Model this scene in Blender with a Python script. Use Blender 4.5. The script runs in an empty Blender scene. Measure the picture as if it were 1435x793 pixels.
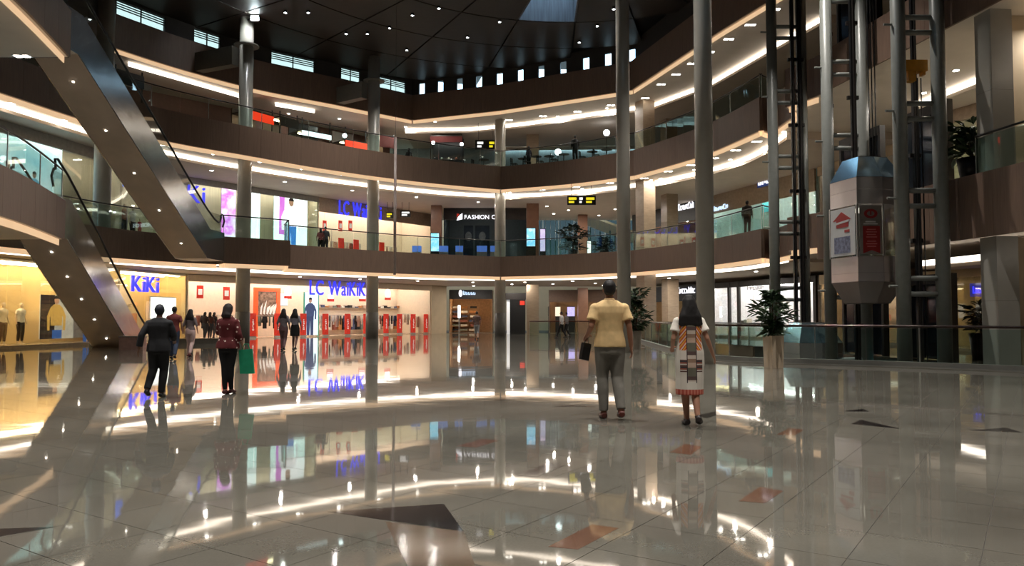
import bpy, math, random
from mathutils import Vector, Matrix, noise
from mathutils.geometry import tessellate_polygon
random.seed(7)
sc = bpy.context.scene
col = sc.collection
# ---------------------------------------------------------------- camera, world, exposure
F = 1080.0; CX = 717.5; CY = 396.5; CAMZ = 1.3
PIT = math.atan(47.5 / F); CP, SP = math.cos(PIT), math.sin(PIT)
cam = bpy.data.cameras.new('camera'); cam.sensor_width = 36.0; cam.lens = F / 1435.0 * 36.0
cam.clip_start = 0.05; cam.clip_end = 300
camo = bpy.data.objects.new('camera', cam); col.objects.link(camo)
camo.location = (0, 0, CAMZ); camo.rotation_euler = (math.pi / 2 + PIT, 0, 0)
sc.camera = camo
w = bpy.data.worlds.new('sky'); sc.world = w; w.use_nodes = True
w.node_tree.nodes['Background'].inputs[0].default_value = (0.70, 0.88, 1.0, 1)
w.node_tree.nodes['Background'].inputs[1].default_value = 4.0
sc.view_settings.view_transform = 'Standard'; sc.view_settings.look = 'None'
sc.view_settings.gamma = 1.0; sc.view_settings.use_curve_mapping = False
sc.view_settings.exposure = 0.12
ROOFZ = 17.2
def area_lamp(name, loc, size, power, colr, parent=None, rot=(0, 0, 0), spread=None):
    l = bpy.data.lights.new(name, 'AREA'); l.shape = 'DISK'; l.size = size; l.energy = power; l.color = colr
    if spread: l.spread = spread
    o = bpy.data.objects.new(name, l); col.objects.link(o); o.location = loc; o.rotation_euler = rot; o.parent = parent
    return o
# ---------------------------------------------------------------- pixel geometry (frame 1435 x 793)
def ray(x, y): u = (x - CX) / F; v = (CY - y) / F; return u, CP - v * SP, SP + v * CP
def at(x, y, Y):
    a, b, c = ray(x, y); k = Y / b; return Vector((a * k, Y, CAMZ + c * k))
def gnd(x, y, z=0.0):
    a, b, c = ray(x, y); k = (z - CAMZ) / c; return Vector((a * k, b * k, z))
class FR:
    """a vertical wall line in plan: local x along it, local y into it, z up"""
    def __init__(s, p0, p1):
        s.p0, s.p1 = Vector(p0), Vector(p1); d = s.p1 - s.p0; s.len = d.length; s.u = d / s.len
        s.n = Vector((-s.u.y, s.u.x)); s.rz = math.atan2(s.u.y, s.u.x)
    def loc(s, x, y, d=0.0):
        a, b, c = ray(x, y); o = s.p0 + s.n * d
        det = a * -s.u.y + b * s.u.x
        k = (o.x * -s.u.y + o.y * s.u.x) / det; t = (Vector((a * k, b * k)) - o).dot(s.u)
        return t, d, CAMZ + c * k
    def pt(s, t, d, z=0): p = s.p0 + s.u * t + s.n * d; return Vector((p.x, p.y, z))
# ---------------------------------------------------------------- materials
def lin(c): return tuple((v / 255 / 12.92 if v / 255 <= .04045 else ((v / 255 + .055) / 1.055) ** 2.4) for v in c)
MATS = {}
def P(name, rgb, rough=.5, metal=0.0, var=.12, scale=6.0, bump=0.0, bscale=None, emit=0.0, spec=.5, ecol=None, stretch=(1, 1, 1), srgb=True, ior=None, coat=0):
    if name in MATS: return MATS[name]
    m = bpy.data.materials.new(name); m.use_nodes = True; nt = m.node_tree; N = nt.nodes; L = nt.links
    b = N['Principled BSDF']; c = lin(rgb) if srgb else rgb
    tc = N.new('ShaderNodeTexCoord'); mp = N.new('ShaderNodeMapping'); mp.inputs['Scale'].default_value = stretch
    L.new(tc.outputs['Object'], mp.inputs[0])
    nz = N.new('ShaderNodeTexNoise'); nz.inputs['Scale'].default_value = scale; nz.inputs['Detail'].default_value = 3
    L.new(mp.outputs[0], nz.inputs['Vector'])
    r = N.new('ShaderNodeValToRGB'); r.color_ramp.elements[0].position = .3; r.color_ramp.elements[1].position = .7
    r.color_ramp.elements[0].color = (*[v * (1 - var) for v in c], 1); r.color_ramp.elements[1].color = (*[min(1, v * (1 + var)) for v in c], 1)
    L.new(nz.outputs['Fac'], r.inputs[0]); L.new(r.outputs[0], b.inputs['Base Color'])
    b.inputs['Roughness'].default_value = rough; b.inputs['Metallic'].default_value = metal
    b.inputs['Specular IOR Level'].default_value = spec
    if ior: b.inputs['IOR'].default_value = ior
    if coat: b.inputs['Coat Weight'].default_value = coat; b.inputs['Coat Roughness'].default_value = .03
    if emit:
        if ecol: b.inputs['Emission Color'].default_value = (*lin(ecol), 1)
        else: L.new(r.outputs[0], b.inputs['Emission Color'])
        b.inputs['Emission Strength'].default_value = emit
    if bump:
        bn = N.new('ShaderNodeBump'); bn.inputs['Strength'].default_value = bump; bn.inputs['Distance'].default_value = .02
        n2 = N.new('ShaderNodeTexNoise'); n2.inputs['Scale'].default_value = bscale or scale; L.new(mp.outputs[0], n2.inputs['Vector'])
        L.new(n2.outputs['Fac'], bn.inputs['Height']); L.new(bn.outputs[0], b.inputs['Normal'])
    MATS[name] = m; return m
def E(name, rgb, s): return P(name, rgb, .6, emit=s, var=.03, scale=2)
def glass(name, tint=(.9, .96, .95), refl=1.0, rough=.02):
    if name in MATS: return MATS[name]
    m = bpy.data.materials.new(name); m.use_nodes = True; nt = m.node_tree; N = nt.nodes; L = nt.links; N.clear()
    o = N.new('ShaderNodeOutputMaterial'); t = N.new('ShaderNodeBsdfTransparent'); g = N.new('ShaderNodeBsdfGlossy'); mx = N.new('ShaderNodeMixShader')
    fr = N.new('ShaderNodeFresnel'); fr.inputs[0].default_value = 1.45; mul = N.new('ShaderNodeMath'); mul.operation = 'MULTIPLY'; mul.inputs[1].default_value = refl
    nz = N.new('ShaderNodeTexNoise'); nz.inputs['Scale'].default_value = .8; rm = N.new('ShaderNodeMixRGB'); rm.inputs[1].default_value = (*tint, 1); rm.inputs[2].default_value = (*[v * .96 for v in tint], 1)
    L.new(nz.outputs['Fac'], rm.inputs[0]); L.new(rm.outputs[0], t.inputs[0])
    g.inputs['Roughness'].default_value = rough; L.new(fr.outputs[0], mul.inputs[0]); L.new(mul.outputs[0], mx.inputs[0])
    L.new(t.outputs[0], mx.inputs[1]); L.new(g.outputs[0], mx.inputs[2]); L.new(mx.outputs[0], o.inputs[0])
    MATS[name] = m; return m
# ---------------------------------------------------------------- mesh builder and scene tree
TMP = bpy.data.scenes.new('tmp'); TVL = TMP.view_layers[0]
def bake(o):
    TMP.collection.objects.link(o); TVL.update(); me = bpy.data.meshes.new_from_object(o.evaluated_get(TVL.depsgraph)); return me
class B:
    def __init__(s): s.v = []; s.f = []
    def add(s, v, f): n = len(s.v); s.v += [tuple(q) for q in v]; s.f += [tuple(i + n for i in q) for q in f]; return s
    def box(s, x0, x1, y0, y1, z0, z1):
        return s.add([(x0, y0, z0), (x1, y0, z0), (x1, y1, z0), (x0, y1, z0), (x0, y0, z1), (x1, y0, z1), (x1, y1, z1), (x0, y1, z1)],
                     [(3, 2, 1, 0), (4, 5, 6, 7), (0, 1, 5, 4), (1, 2, 6, 5), (2, 3, 7, 6), (3, 0, 4, 7)])
    def cbox(s, c, d): return s.box(c[0] - d[0] / 2, c[0] + d[0] / 2, c[1] - d[1] / 2, c[1] + d[1] / 2, c[2] - d[2] / 2, c[2] + d[2] / 2)
    def slab(s, a, b, t, z0, z1, side=1):
        """a vertical board from plan point a to b, thickness t to the left"""
        a, b = Vector(a[:2]), Vector(b[:2]); u = (b - a).normalized(); n = Vector((-u.y, u.x)) * t * side
        p = [a, b, b + n, a + n]
        if side < 0: p = [a + n, b + n, b, a]
        return s.prism(p, z0, z1)
    def prism(s, poly, z0, z1):
        n = len(poly); v = [(q[0], q[1], z0) for q in poly] + [(q[0], q[1], z1) for q in poly]
        tri = tessellate_polygon([[Vector((q[0], q[1], 0)) for q in poly]])
        f = [(i, (i + 1) % n, n + (i + 1) % n, n + i) for i in range(n)]
        for t in tri:
            a, b, c = [Vector(poly[k][:2]) for k in t]
            if (b - a).cross(c - a) < 0: t = t[::-1]
            f.append(tuple(t[::-1])); f.append(tuple(k + n for k in t))
        return s.add(v, f)
    def plate(s, poly, y0, y1):
        """polygon given in x,z extruded along y"""
        n = len(s.v); t = B().prism([(p[0], p[1]) for p in poly], 0, 1)
        return s.add([(x, y1 if z < .5 else y0, y) for x, y, z in t.v], t.f)
    def tube(s, pts, r, n=8, cap=True, flat=None):
        pts = [Vector(p) for p in pts]; rs = r if isinstance(r, (list, tuple)) else [r] * len(pts)
        base = len(s.v); up = None
        for i, p in enumerate(pts):
            d = (pts[min(i + 1, len(pts) - 1)] - pts[max(i - 1, 0)]).normalized()
            if up is None:
                up = Vector((0, 0, 1)) if abs(d.z) < .9 else Vector((1, 0, 0))
                if flat is not None: up = Vector(flat)
            a = d.cross(up)
            if a.length < 1e-6: a = d.orthogonal()
            a.normalize(); b = a.cross(d).normalized(); up = b
            ra, rb = rs[i] if isinstance(rs[i], (list, tuple)) else (rs[i], rs[i])
            for k in range(n):
                t = 2 * math.pi * k / n; s.v.append(tuple(p + a * math.cos(t) * ra + b * math.sin(t) * rb))
        for i in range(len(pts) - 1):
            for k in range(n):
                k2 = (k + 1) % n; s.f.append((base + i * n + k, base + i * n + k2, base + (i + 1) * n + k2, base + (i + 1) * n + k))
        if cap:
            s.f.append(tuple(base + k for k in range(n))[::-1]); s.f.append(tuple(base + (len(pts) - 1) * n + k for k in range(n)))
        return s
    def lathe(s, prof, c=(0, 0, 0), n=16):
        b = len(s.v)
        for r, z in prof:
            for k in range(n):
                t = 2 * math.pi * k / n; s.v.append((c[0] + r * math.cos(t), c[1] + r * math.sin(t), c[2] + z))
        for i in range(len(prof) - 1):
            for k in range(n):
                k2 = (k + 1) % n; s.f.append((b + i * n + k, b + i * n + k2, b + (i + 1) * n + k2, b + (i + 1) * n + k))
        s.f.append(tuple(b + k for k in range(n))[::-1]); s.f.append(tuple(b + (len(prof) - 1) * n + k for k in range(n)))
        return s
    def ell(s, c, r, n=14, m=9):
        b = len(s.v); c = Vector(c)
        for i in range(m + 1):
            ph = math.pi * (i / m) if 0 < i < m else (0.02 if i == 0 else math.pi - .02)
            for k in range(n):
                t = 2 * math.pi * k / n
                s.v.append((c.x + r[0] * math.sin(ph) * math.cos(t), c.y + r[1] * math.sin(ph) * math.sin(t), c.z - r[2] * math.cos(ph)))
        for i in range(m):
            for k in range(n):
                k2 = (k + 1) % n; s.f.append((b + i * n + k, b + i * n + k2, b + (i + 1) * n + k2, b + (i + 1) * n + k))
        s.f.append(tuple(b + k for k in range(n))[::-1]); s.f.append(tuple(b + m * n + k for k in range(n)))
        return s
    def loft(s, rings, n=16):
        """horizontal rings (cx, cy, z, rx, ry)"""
        b = len(s.v)
        for cx, cy, z, rx, ry in rings:
            for k in range(n):
                t = 2 * math.pi * k / n; s.v.append((cx + rx * math.cos(t), cy + ry * math.sin(t), z))
        for i in range(len(rings) - 1):
            for k in range(n):
                k2 = (k + 1) % n; s.f.append((b + i * n + k, b + i * n + k2, b + (i + 1) * n + k2, b + (i + 1) * n + k))
        s.f.append(tuple(b + k for k in range(n))[::-1]); s.f.append(tuple(b + (len(rings) - 1) * n + k for k in range(n)))
        return s
    def mesh(s, name, mat, smooth=False):
        me = bpy.data.meshes.new(name); me.from_pydata(s.v, [], s.f); me.materials.append(mat)
        if smooth: me.polygons.foreach_set('use_smooth', [True] * len(me.polygons))
        me.update(); return me
    def build(s, name, mat, parent=None, smooth=False, **kw): return put(name, s.mesh(name, mat, smooth), parent, **kw)
def put(name, me, parent=None, loc=None, rz=None, kind=None, label=None):
    o = bpy.data.objects.new(name, me); col.objects.link(o)
    if parent: o.parent = parent
    if loc is not None: o.location = loc
    if rz is not None: o.rotation_euler = (0, 0, rz)
    if kind: o['kind'] = kind
    if label: o['label'] = label
    return o
def thing(name, label, cat, loc=(0, 0, 0), rz=0.0, group=None, kind=None):
    o = bpy.data.objects.new(name, None); col.objects.link(o); o.empty_display_size = .2
    return tag(o, label, cat, group, kind, loc, rz)
def tag(o, label, cat, group=None, kind=None, loc=None, rz=None):
    if label: o['label'] = label
    if cat: o['category'] = cat
    if group: o['group'] = group
    if kind: o['kind'] = kind
    if loc is not None: o.location = loc
    if rz is not None: o.rotation_euler = (0, 0, rz)
    return o
def struct(name, label, cat=None, loc=(0, 0, 0), rz=0): return thing(name, label, cat, loc, rz, None, 'structure')
def dup(root, loc, rz=0.0, label=None):
    r = root.copy(); col.objects.link(r); r.location = loc; r.rotation_euler = (0, 0, rz)
    if label: r['label'] = label
    for ch in list(root.children):
        c = ch.copy(); col.objects.link(c); c.parent = r
        for g in ch.children:
            d = g.copy(); col.objects.link(d); d.parent = c
    return r
def fthing(fr, name, label, cat, group=None, kind=None, t=0, d=0, z=0): return thing(name, label, cat, fr.pt(t, d, z), fr.rz, group, kind)
def text_mesh(s, size, depth, mat, bold=.0):
    cu = bpy.data.curves.new('text', 'FONT'); cu.body = s; cu.size = size; cu.extrude = depth; cu.offset = bold; cu.resolution_u = 3
    o = bpy.data.objects.new('text', cu); me = bake(o)
    bpy.data.objects.remove(o); bpy.data.curves.remove(cu)
    me.materials.clear(); me.materials.append(mat); return me
def letters(word, x0, x1, z0, z1, y, depth, mat, parent, bold=.0, name='letter'):
    """each character a child mesh, the word filling x0..x1, z0..z1 on the plane y, facing -y"""
    items = []; adv = 0.0
    for ch in word:
        if ch == ' ': adv += .35; continue
        me = text_mesh(ch, 1.0, depth / (z1 - z0) * .7, mat, bold)
        xs = [v.co.x for v in me.vertices]
        if not xs: continue
        lo, hi = min(xs), max(xs); items.append((me, adv - lo)); adv += hi - lo + .11
    sx = (x1 - x0) / max(adv - .11, .01); sz = (z1 - z0) / .72
    for me, off in items:
        me.transform(Matrix(((sx, 0, 0, x0 + off * sx), (0, 0, -sz, y), (0, sz, 0, z0), (0, 0, 0, 1))))
        put(name, me, parent)
def catmull(pts, step=.5):
    pts = [Vector(p) for p in pts]; out = [pts[0]]
    for i in range(len(pts) - 1):
        p0, p1, p2, p3 = pts[max(i - 1, 0)], pts[i], pts[i + 1], pts[min(i + 2, len(pts) - 1)]
        n = max(1, int((p2 - p1).length / step))
        for k in range(1, n + 1):
            t = k / n
            out.append(.5 * (2 * p1 + (p2 - p0) * t + (2 * p0 - 5 * p1 + 4 * p2 - p3) * t * t + (3 * p1 - p0 - 3 * p2 + p3) * t ** 3))
    return out
def even(pts, step):
    """points at near-even arc length"""
    L = [0]
    for a, b in zip(pts, pts[1:]): L.append(L[-1] + (Vector(b) - Vector(a)).length)
    n = max(1, round(L[-1] / step)); out = []
    for k in range(n + 1):
        d = L[-1] * k / n; i = 0
        while i < len(L) - 2 and L[i + 1] < d: i += 1
        q = (d - L[i]) / max(L[i + 1] - L[i], 1e-9); out.append(Vector(pts[i]) * (1 - q) + Vector(pts[i + 1]) * q)
    return out
def offset(pts, d):
    """offset an open plan polyline to its left by d, mitred"""
    out = []
    for i, p in enumerate(pts):
        ns = []
        if i: u = (pts[i] - pts[i - 1]).normalized(); ns.append(Vector((-u.y, u.x)))
        if i < len(pts) - 1: u = (pts[i + 1] - pts[i]).normalized(); ns.append(Vector((-u.y, u.x)))
        n = sum(ns, Vector((0, 0))); n.normalize(); c = max(.5, n.dot(ns[0])); out.append(p + n * d / c)
    return out
# ================================================================ materials of the place
M_fascia = P('brown_cladding', (118, 95, 81), .5, var=.16, scale=5, stretch=(9, 9, .25))
M_beam = P('grey_render', (118, 116, 110), .6, var=.05)
M_white = P('white_ceiling_paint', (226, 216, 204), .7, var=.03, scale=1.5)
M_inner = P('inner_ceiling_paint', (206, 192, 178), .7, var=.04, scale=1.5)
M_galfloor = P('gallery_floor_stone', (150, 142, 130), .15, var=.08)
M_column = P('column_paint', (168, 163, 154), .25, var=.05, scale=2)
M_colbase = P('column_base_sleeve', (112, 110, 106), .3, var=.05)
M_pillar = P('travertine_pillar', (164, 144, 122), .3, var=.1, scale=3, stretch=(1, 1, 3))
M_brownpillar = P('brown_stone_pillar', (146, 106, 84), .3, var=.12, scale=3)
M_cove = E('cove_light_white', (255, 240, 222), 4.0)
M_ledge_glow = E('ledge_glow_warm', (255, 214, 170), .62)
M_lens = E('lamp_lens', (255, 246, 232), 20.0)
M_roof = P('dark_roof_plank', (46, 37, 32), .5, var=.35, scale=4, stretch=(.4, 7, 1), bump=.15)
M_black = P('black_metal', (18, 18, 19), .35, var=.2)
M_dark = P('dark_panel', (38, 34, 32), .4, var=.2)
M_steel = P('brushed_steel', (168, 170, 172), .16, 1.0, var=.06, scale=3, bump=.35, bscale=.9)
M_silver = P('satin_silver', (190, 190, 188), .3, .9, var=.05)
M_upper = P('upper_wall_render', (62, 58, 56), .75, var=.08, scale=2)
M_glass = glass('railing_glass', (.84, .93, .91), .35)
M_clear = glass('clear_glass', (.95, .98, .97), .4)
M_winglass = glass('window_glass', (.86, .95, 1.0), .4)
M_beige = P('beige_wall', (196, 176, 146), .6, var=.05, scale=2)
# ================================================================ plan lines of the galleries (metres)
V2 = lambda *a: [Vector(p) for p in a]
LP = catmull(V2((-10.2, 6), (-11.6, 12), (-12.7, 17.5), (-13.6, 21.3), (-15.1, 25.8)))
LPe = V2((-15.1, 25.8), (-19.4, 25.8))
LP3 = catmull(V2((-10.2, 6), (-11.6, 12), (-12.6, 17.5), (-13.3, 20.8), (-14.2, 24.3)))
LP3e = V2((-14.2, 24.3), (-19.8, 24.3))
EL = catmull(V2((-19.4, 25.8), (-18.9, 28.6), (-17.7, 33.6), (-15.9, 36.8), (-14.6, 38.1)))
BU = [V2((-14.6, 38.1), (-14.0, 37.3)), V2((-14.0, 37.3), (-11.4, 39.3)), V2((-11.4, 39.3), (-12.2, 41.3))]
EM = catmull(V2((-12.2, 41.3), (-11.2, 42.3), (-8.2, 45.2), (-4.7, 47.8), (-.74, 50)))
ELM = catmull(V2((-19.8, 24.3), (-18.9, 28.6), (-17.7, 33.6), (-15.9, 36.8), (-13.7, 39.3), (-11.2, 42.3), (-8.2, 45.2), (-4.7, 47.8), (-.74, 50)))
ER = catmull(V2((-.74, 50), (3.6, 47.9), (7.2, 45)))
ER2 = catmull(V2((7.2, 45), (9.8, 39.5), (11.1, 34)))
RX = [V2((11.1, 34), (11.7, 34.6)), V2((11.7, 34.6), (11.7, 31.5)), V2((11.7, 31.5), (10.9, 30.2)), V2((10.9, 30.2), (11.5, 28.8)), V2((11.5, 28.8), (12.8, 20.3)), V2((12.8, 20.3), (13.8, 13))]
CH2 = [LP, LPe, EL] + BU + [EM, ER, ER2] + RX
CH3 = [LP3, LP3e, ELM, ER, ER2] + RX
CH4 = [catmull(V2((-24, 20), (-22, 30), (-19.6, 37.2), (-15.6, 43.4), (-10.9, 47.6), (-6.7, 51.3))), V2((-6.7, 51.3), (-.8, 48.9), (7.0, 44.4)), catmull(V2((7.0, 44.4), (9.4, 36), (10.6, 32.3), (11.75, 28.4), (12.95, 20), (13.9, 13)))]
FAR = 66.0; IFAR = 62.0
def merge(ch):
    out = list(ch[0])
    for c in ch[1:]: out += c[1:]
    return out
Z2b, Z2, Z3b, Z3, Z4b, Z4 = 3.9, 5.2, 9.6, 11.1, 14.5, 16.2
# ---------------------------------------------------------------- ground floor: opening, granite tiles, inlays
OPEN = catmull(V2((6.9, 43.6), (6.4, 36), (6.0, 29), (5.9, 25.2), (6.2, 23.3), (7.2, 22.1), (9.3, 20.95), (12.1, 18.6), (13.2, 17.2)), .8)
OPENR = V2((12.8, 20.3), (11.5, 28.8), (10.9, 30.2), (11.7, 31.5), (11.7, 34.6), (11.1, 34), (9.8, 39.5), (7.6, 43.9))
HOLE = OPEN + OPENR
def prism_hole(outer, hole, z0, z1):
    pts = outer + hole; n = len(pts); no = len(outer)
    tri = tessellate_polygon([[Vector((p[0], p[1], 0)) for p in outer], [Vector((p[0], p[1], 0)) for p in hole]])
    v = [(p[0], p[1], z0) for p in pts] + [(p[0], p[1], z1) for p in pts]; f = []
    for t in tri:
        a, b, c = [Vector(pts[k][:2]) for k in t]
        if (b - a).cross(c - a) < 0: t = t[::-1]
        f += [tuple(t[::-1]), tuple(k + n for k in t)]
    for i in range(no): f.append((i, (i + 1) % no, n + (i + 1) % no, n + i))
    nh = len(hole)
    for i in range(nh): f.append((no + i, no + (i + 1) % nh, n + no + (i + 1) % nh, n + no + i))
    return B().add(v, f)
def inside(p, poly):
    c = False; j = len(poly) - 1
    for i in range(len(poly)):
        a, b = poly[i], poly[j]
        if (a[1] > p[1]) != (b[1] > p[1]) and p[0] < (b[0] - a[0]) * (p[1] - a[1]) / (b[1] - a[1]) + a[0]: c = not c
        j = i
    return c
def granite(name, c1, c2, rough=.045, ior=1.52):
    m = P(name, c1, rough, var=.0, ior=ior); nt = m.node_tree; N = nt.nodes; L = nt.links; b = N['Principled BSDF']
    tc = N.new('ShaderNodeTexCoord'); geo = N.new('ShaderNodeNewGeometry')
    vo = N.new('ShaderNodeTexVoronoi'); vo.inputs['Scale'].default_value = 90; n1 = N.new('ShaderNodeTexNoise'); n1.inputs['Scale'].default_value = .7; n1.inputs['Detail'].default_value = 6
    L.new(geo.outputs['Position'], vo.inputs['Vector']); L.new(geo.outputs['Position'], n1.inputs['Vector'])
    r = N.new('ShaderNodeValToRGB'); r.color_ramp.elements[0].color = (*lin(c1), 1); r.color_ramp.elements[1].color = (*lin(c2), 1)
    mx = N.new('ShaderNodeMath'); mx.operation = 'MULTIPLY_ADD'; mx.inputs[1].default_value = .1; L.new(vo.outputs['Color'], mx.inputs[0]); L.new(n1.outputs['Fac'], mx.inputs[2])
    L.new(mx.outputs[0], r.inputs[0]); L.new(r.outputs[0], b.inputs['Base Color'])
    r.color_ramp.elements[0].position = .3; r.color_ramp.elements[1].position = .8
    n2 = N.new('ShaderNodeTexNoise'); n2.inputs['Scale'].default_value = 1.1; bn = N.new('ShaderNodeBump'); bn.inputs['Strength'].default_value = .035; bn.inputs['Distance'].default_value = .05
    L.new(geo.outputs['Position'], n2.inputs['Vector']); L.new(n2.outputs['Fac'], bn.inputs['Height']); L.new(bn.outputs[0], b.inputs['Normal'])
    return m
M_tile = granite('polished_granite', (82, 79, 72), (112, 108, 99), .036)
M_tile_dark = granite('dark_granite_inlay', (26, 24, 24), (42, 38, 37), .06)
M_tile_brown = granite('terracotta_granite_inlay', (84, 60, 48), (108, 78, 63), .06)
M_tile_rough = granite('brown_pebbled_granite', (66, 54, 43), (98, 82, 66), .09)
M_grout = P('dark_grout', (64, 60, 55), .6)
floor = struct('floor', 'polished grey beige granite floor of the atrium with dark and terracotta inlays', 'floor')
prism_hole(V2((-30, -12), (30, -12), (30, 74), (-30, 74)), HOLE, -.5, -.004).build('subfloor', M_grout, floor)
UU = Vector((.56, .83)).normalized(); VV = Vector((UU.y, -UU.x)); TS = .6; G = .0022
HB = [p for p in offset(OPEN, -.55)] + [p for p in OPENR]
near, rest = [], B()
for i in range(-90, 130):
    for j in range(-90, 90):
        c = UU * (i * TS) + VV * (j * TS + .04)
        if c.y < .5 or c.y > 61 or c.x < -21.5 or c.x > 20: continue
        if abs(c.x) > c.y * .85 + 5: continue
        if inside(c, HB): continue
        vis = c.y > 3.75 and abs(c.x) < c.y * .67
        near.append(((c.length if vis else 500 + c.length), c))
near.sort(key=lambda t: t[0])
h = TS / 2 - G
def tile_mesh(b, c):
    q = [c + UU * a * h + VV * d * h for a, d in ((-1, -1), (-1, 1), (1, 1), (1, -1))]
    b.add([(p.x, p.y, 0) for p in q] + [(p.x, p.y, -.02) for p in q], [(3, 2, 1, 0)] + [(k, (k + 1) % 4, 4 + (k + 1) % 4, 4 + k) for k in range(4)])
one = B(); tile_mesh(one, Vector((0, 0))); tm = one.mesh('tile', M_tile)
for k, (d, c) in enumerate(near):
    if k < 300: put('tile', tm, floor, loc=(c.x, c.y, 0))
    else: tile_mesh(rest, c)
rest.build('tile_field', M_tile, floor, kind='stuff')
for px, m, nm in (([(460, 717), (622, 706), (650, 745)], M_tile_dark, 'inlay'), ([(-30, 742), (78, 738), (-30, 757)], M_tile_dark, 'inlay'), ([(1193, 594), (1206, 588), (1263, 601)], M_tile_dark, 'inlay'),
                  ([(1360, 603), (1410, 599), (1432, 606)], M_tile_dark, 'inlay'), ([(975, 582), (1006, 576), (1010, 580), (990, 586)], M_tile_dark, 'inlay'), ([(725, 666), (765, 650), (792, 652), (752, 668)], M_tile_dark, 'inlay'),
                  ([(690, 561), (722, 555), (728, 559)], M_tile_dark, 'inlay'), ([(775, 570), (800, 566), (835, 570)], M_tile_dark, 'inlay'), ([(1180, 576), (1210, 573), (1218, 577)], M_tile_dark, 'inlay'),
                  ([(768, 766), (830, 735), (867, 740), (810, 770)], M_tile_brown, 'inlay'), ([(938, 634), (960, 622), (984, 626), (968, 637)], M_tile_brown, 'inlay'), ([(1035, 702), (1065, 682), (1098, 688), (1072, 705)], M_tile_brown, 'inlay'),
                  ([(1088, 609), (1106, 600), (1127, 602), (1114, 610)], M_tile_brown, 'inlay'), ([(540, 731), (650, 745), (668, 800), (575, 800)], M_tile_rough, 'inlay'), ([(640, 625), (675, 615), (700, 617), (668, 627)], M_tile_brown, 'inlay')):
    g = [gnd(x, y) for x, y in px]
    if sum(a.x * b.y - b.x * a.y for a, b in zip(g, g[1:] + g[:1])) < 0: g = g[::-1]
    B().prism(g, -.01, .0012).build(nm, m, floor)
kb = even(OPEN, 1.2); ko = offset(kb, -.55)
for a, b, c, d in zip(kb, kb[1:], ko[1:], ko): B().prism([d, c, b, a][::-1] if (c - d).cross(a - d) < 0 else [d, c, b, a], -.02, .012).build('border_stone', M_tile, floor)
k1 = offset(kb, .16)
kerb = struct('trim_1', 'grey stone kerb under the glass railing round the floor opening', 'kerb')
for a, b, c, d in zip(kb, kb[1:], k1[1:], k1): B().prism([a, b, c, d], -.02, .13).build('kerb_stone', M_beam, kerb)
# slab edge of the opening and the floor below
se = struct('trim_2', 'brown clad slab edge of the floor opening below the railing', 'slab edge')
for pl in (HOLE + [HOLE[0]],):
    ev = even(pl, 1.5)
    for a, b in zip(ev, ev[1:]): B().slab(a, b, .05, -1.25, -.02, side=1).build('panel', M_fascia, se)
fb = struct('floor_basement', 'pale stone floor of the level below, seen through the opening', 'floor')
B().box(-2, 24, 10, 52, -5.4, -5.2).build('slab', M_galfloor, fb)
wb = struct('wall_basement', 'dim walls of the level below the opening', 'wall')
for a, b in zip(V2((-2, 10), (24, 10), (24, 52), (-2, 52)), V2((24, 10), (24, 52), (-2, 52), (-2, 10))): B().slab(a, b, .2, -5.2, -.5).build('wall_face', M_beige, wb)
# ---------------------------------------------------------------- galleries
CLOSE = V2((30, 13), (30, FAR), (-30, FAR), (-30, 6))
def gallery_slab(nm, label, ch, z0, z1, close):
    o = struct(nm, label, 'floor'); B().prism(merge(ch) + close, z0, z1).build('slab', M_white, o)
    B().prism([p for p in offset(merge(ch), .06)] + close, z1, z1 + .01).build('paving', M_galfloor, o)
def fascia(nm, label, ch, z0, z1, low=None):
    o = struct(nm, label, 'fascia')
    for c in ch:
        ev = even(c, 1.25)
        for a, b in zip(ev, ev[1:]):
            u = (b - a).normalized(); zb = z0
            if low and low(a): zb = z0 - .45
            B().slab(a + u * .004, b - u * .004, .07, zb, z1, side=-1).build('panel', M_fascia, o)
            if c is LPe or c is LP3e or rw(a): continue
            # ledge under the cladding, hidden lamp light on it put in as glow
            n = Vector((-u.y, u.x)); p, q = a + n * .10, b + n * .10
            B().slab(p, q, .03, zb - .20, zb - .002).build('ledge_glow', M_ledge_glow, o)
    return o
rw = lambda a: a.x > 11.45 and a.y < 28.9
gallery_slab('floor_second', 'second level gallery slab round the atrium', CH2, Z2b, Z2 - .03, CLOSE)
gallery_slab('floor_third', 'third level gallery slab round the atrium', CH3, Z3b, Z3 - .03, CLOSE)
gallery_slab('ceiling_third', 'soffit slab over the third level gallery', CH4, Z4b, Z4 - .1, V2((30, 13), (30, FAR), (-30, FAR), (-30, 20)))
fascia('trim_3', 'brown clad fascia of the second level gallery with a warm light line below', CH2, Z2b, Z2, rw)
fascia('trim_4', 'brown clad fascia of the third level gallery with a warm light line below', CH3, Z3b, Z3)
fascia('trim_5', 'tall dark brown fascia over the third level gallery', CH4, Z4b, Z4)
def vary(pts, f):
    ev = even(pts, .8); o = [p + (q - p) * f(p) for p, q in zip(ev, offset(ev, 1.0))]
    for _ in range(6): o = [o[0]] + [(a + b * 2 + c) / 4 for a, b, c in zip(o, o[1:], o[2:])] + [o[-1]]
    return o
base = merge([ELM, ER, ER2])
dep = lambda p: 1.0 if p.y < 33 else min(2.5, 1.0 + (p.y - 33) * .25)
wing = V2((11.5, 28.8), (12.8, 20.3), (13.8, 13))
def inner_ceiling(nm, label, line, zb, close, hgt=.35, mat=None):
    o = struct(nm, label, 'ceiling')
    B().prism(line + close, zb - hgt, zb - .003).build('ceiling_board', mat or M_inner, o)
    b = B()
    for a, c in zip(line, line[1:]): b.slab(a, c, .02, zb - min(hgt, .21), zb - .004, side=-1)
    b.build('cove_light', M_cove, o); return o
CB = V2((30, 34.5), (30, IFAR), (-30, IFAR), (-30, 26))
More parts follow.
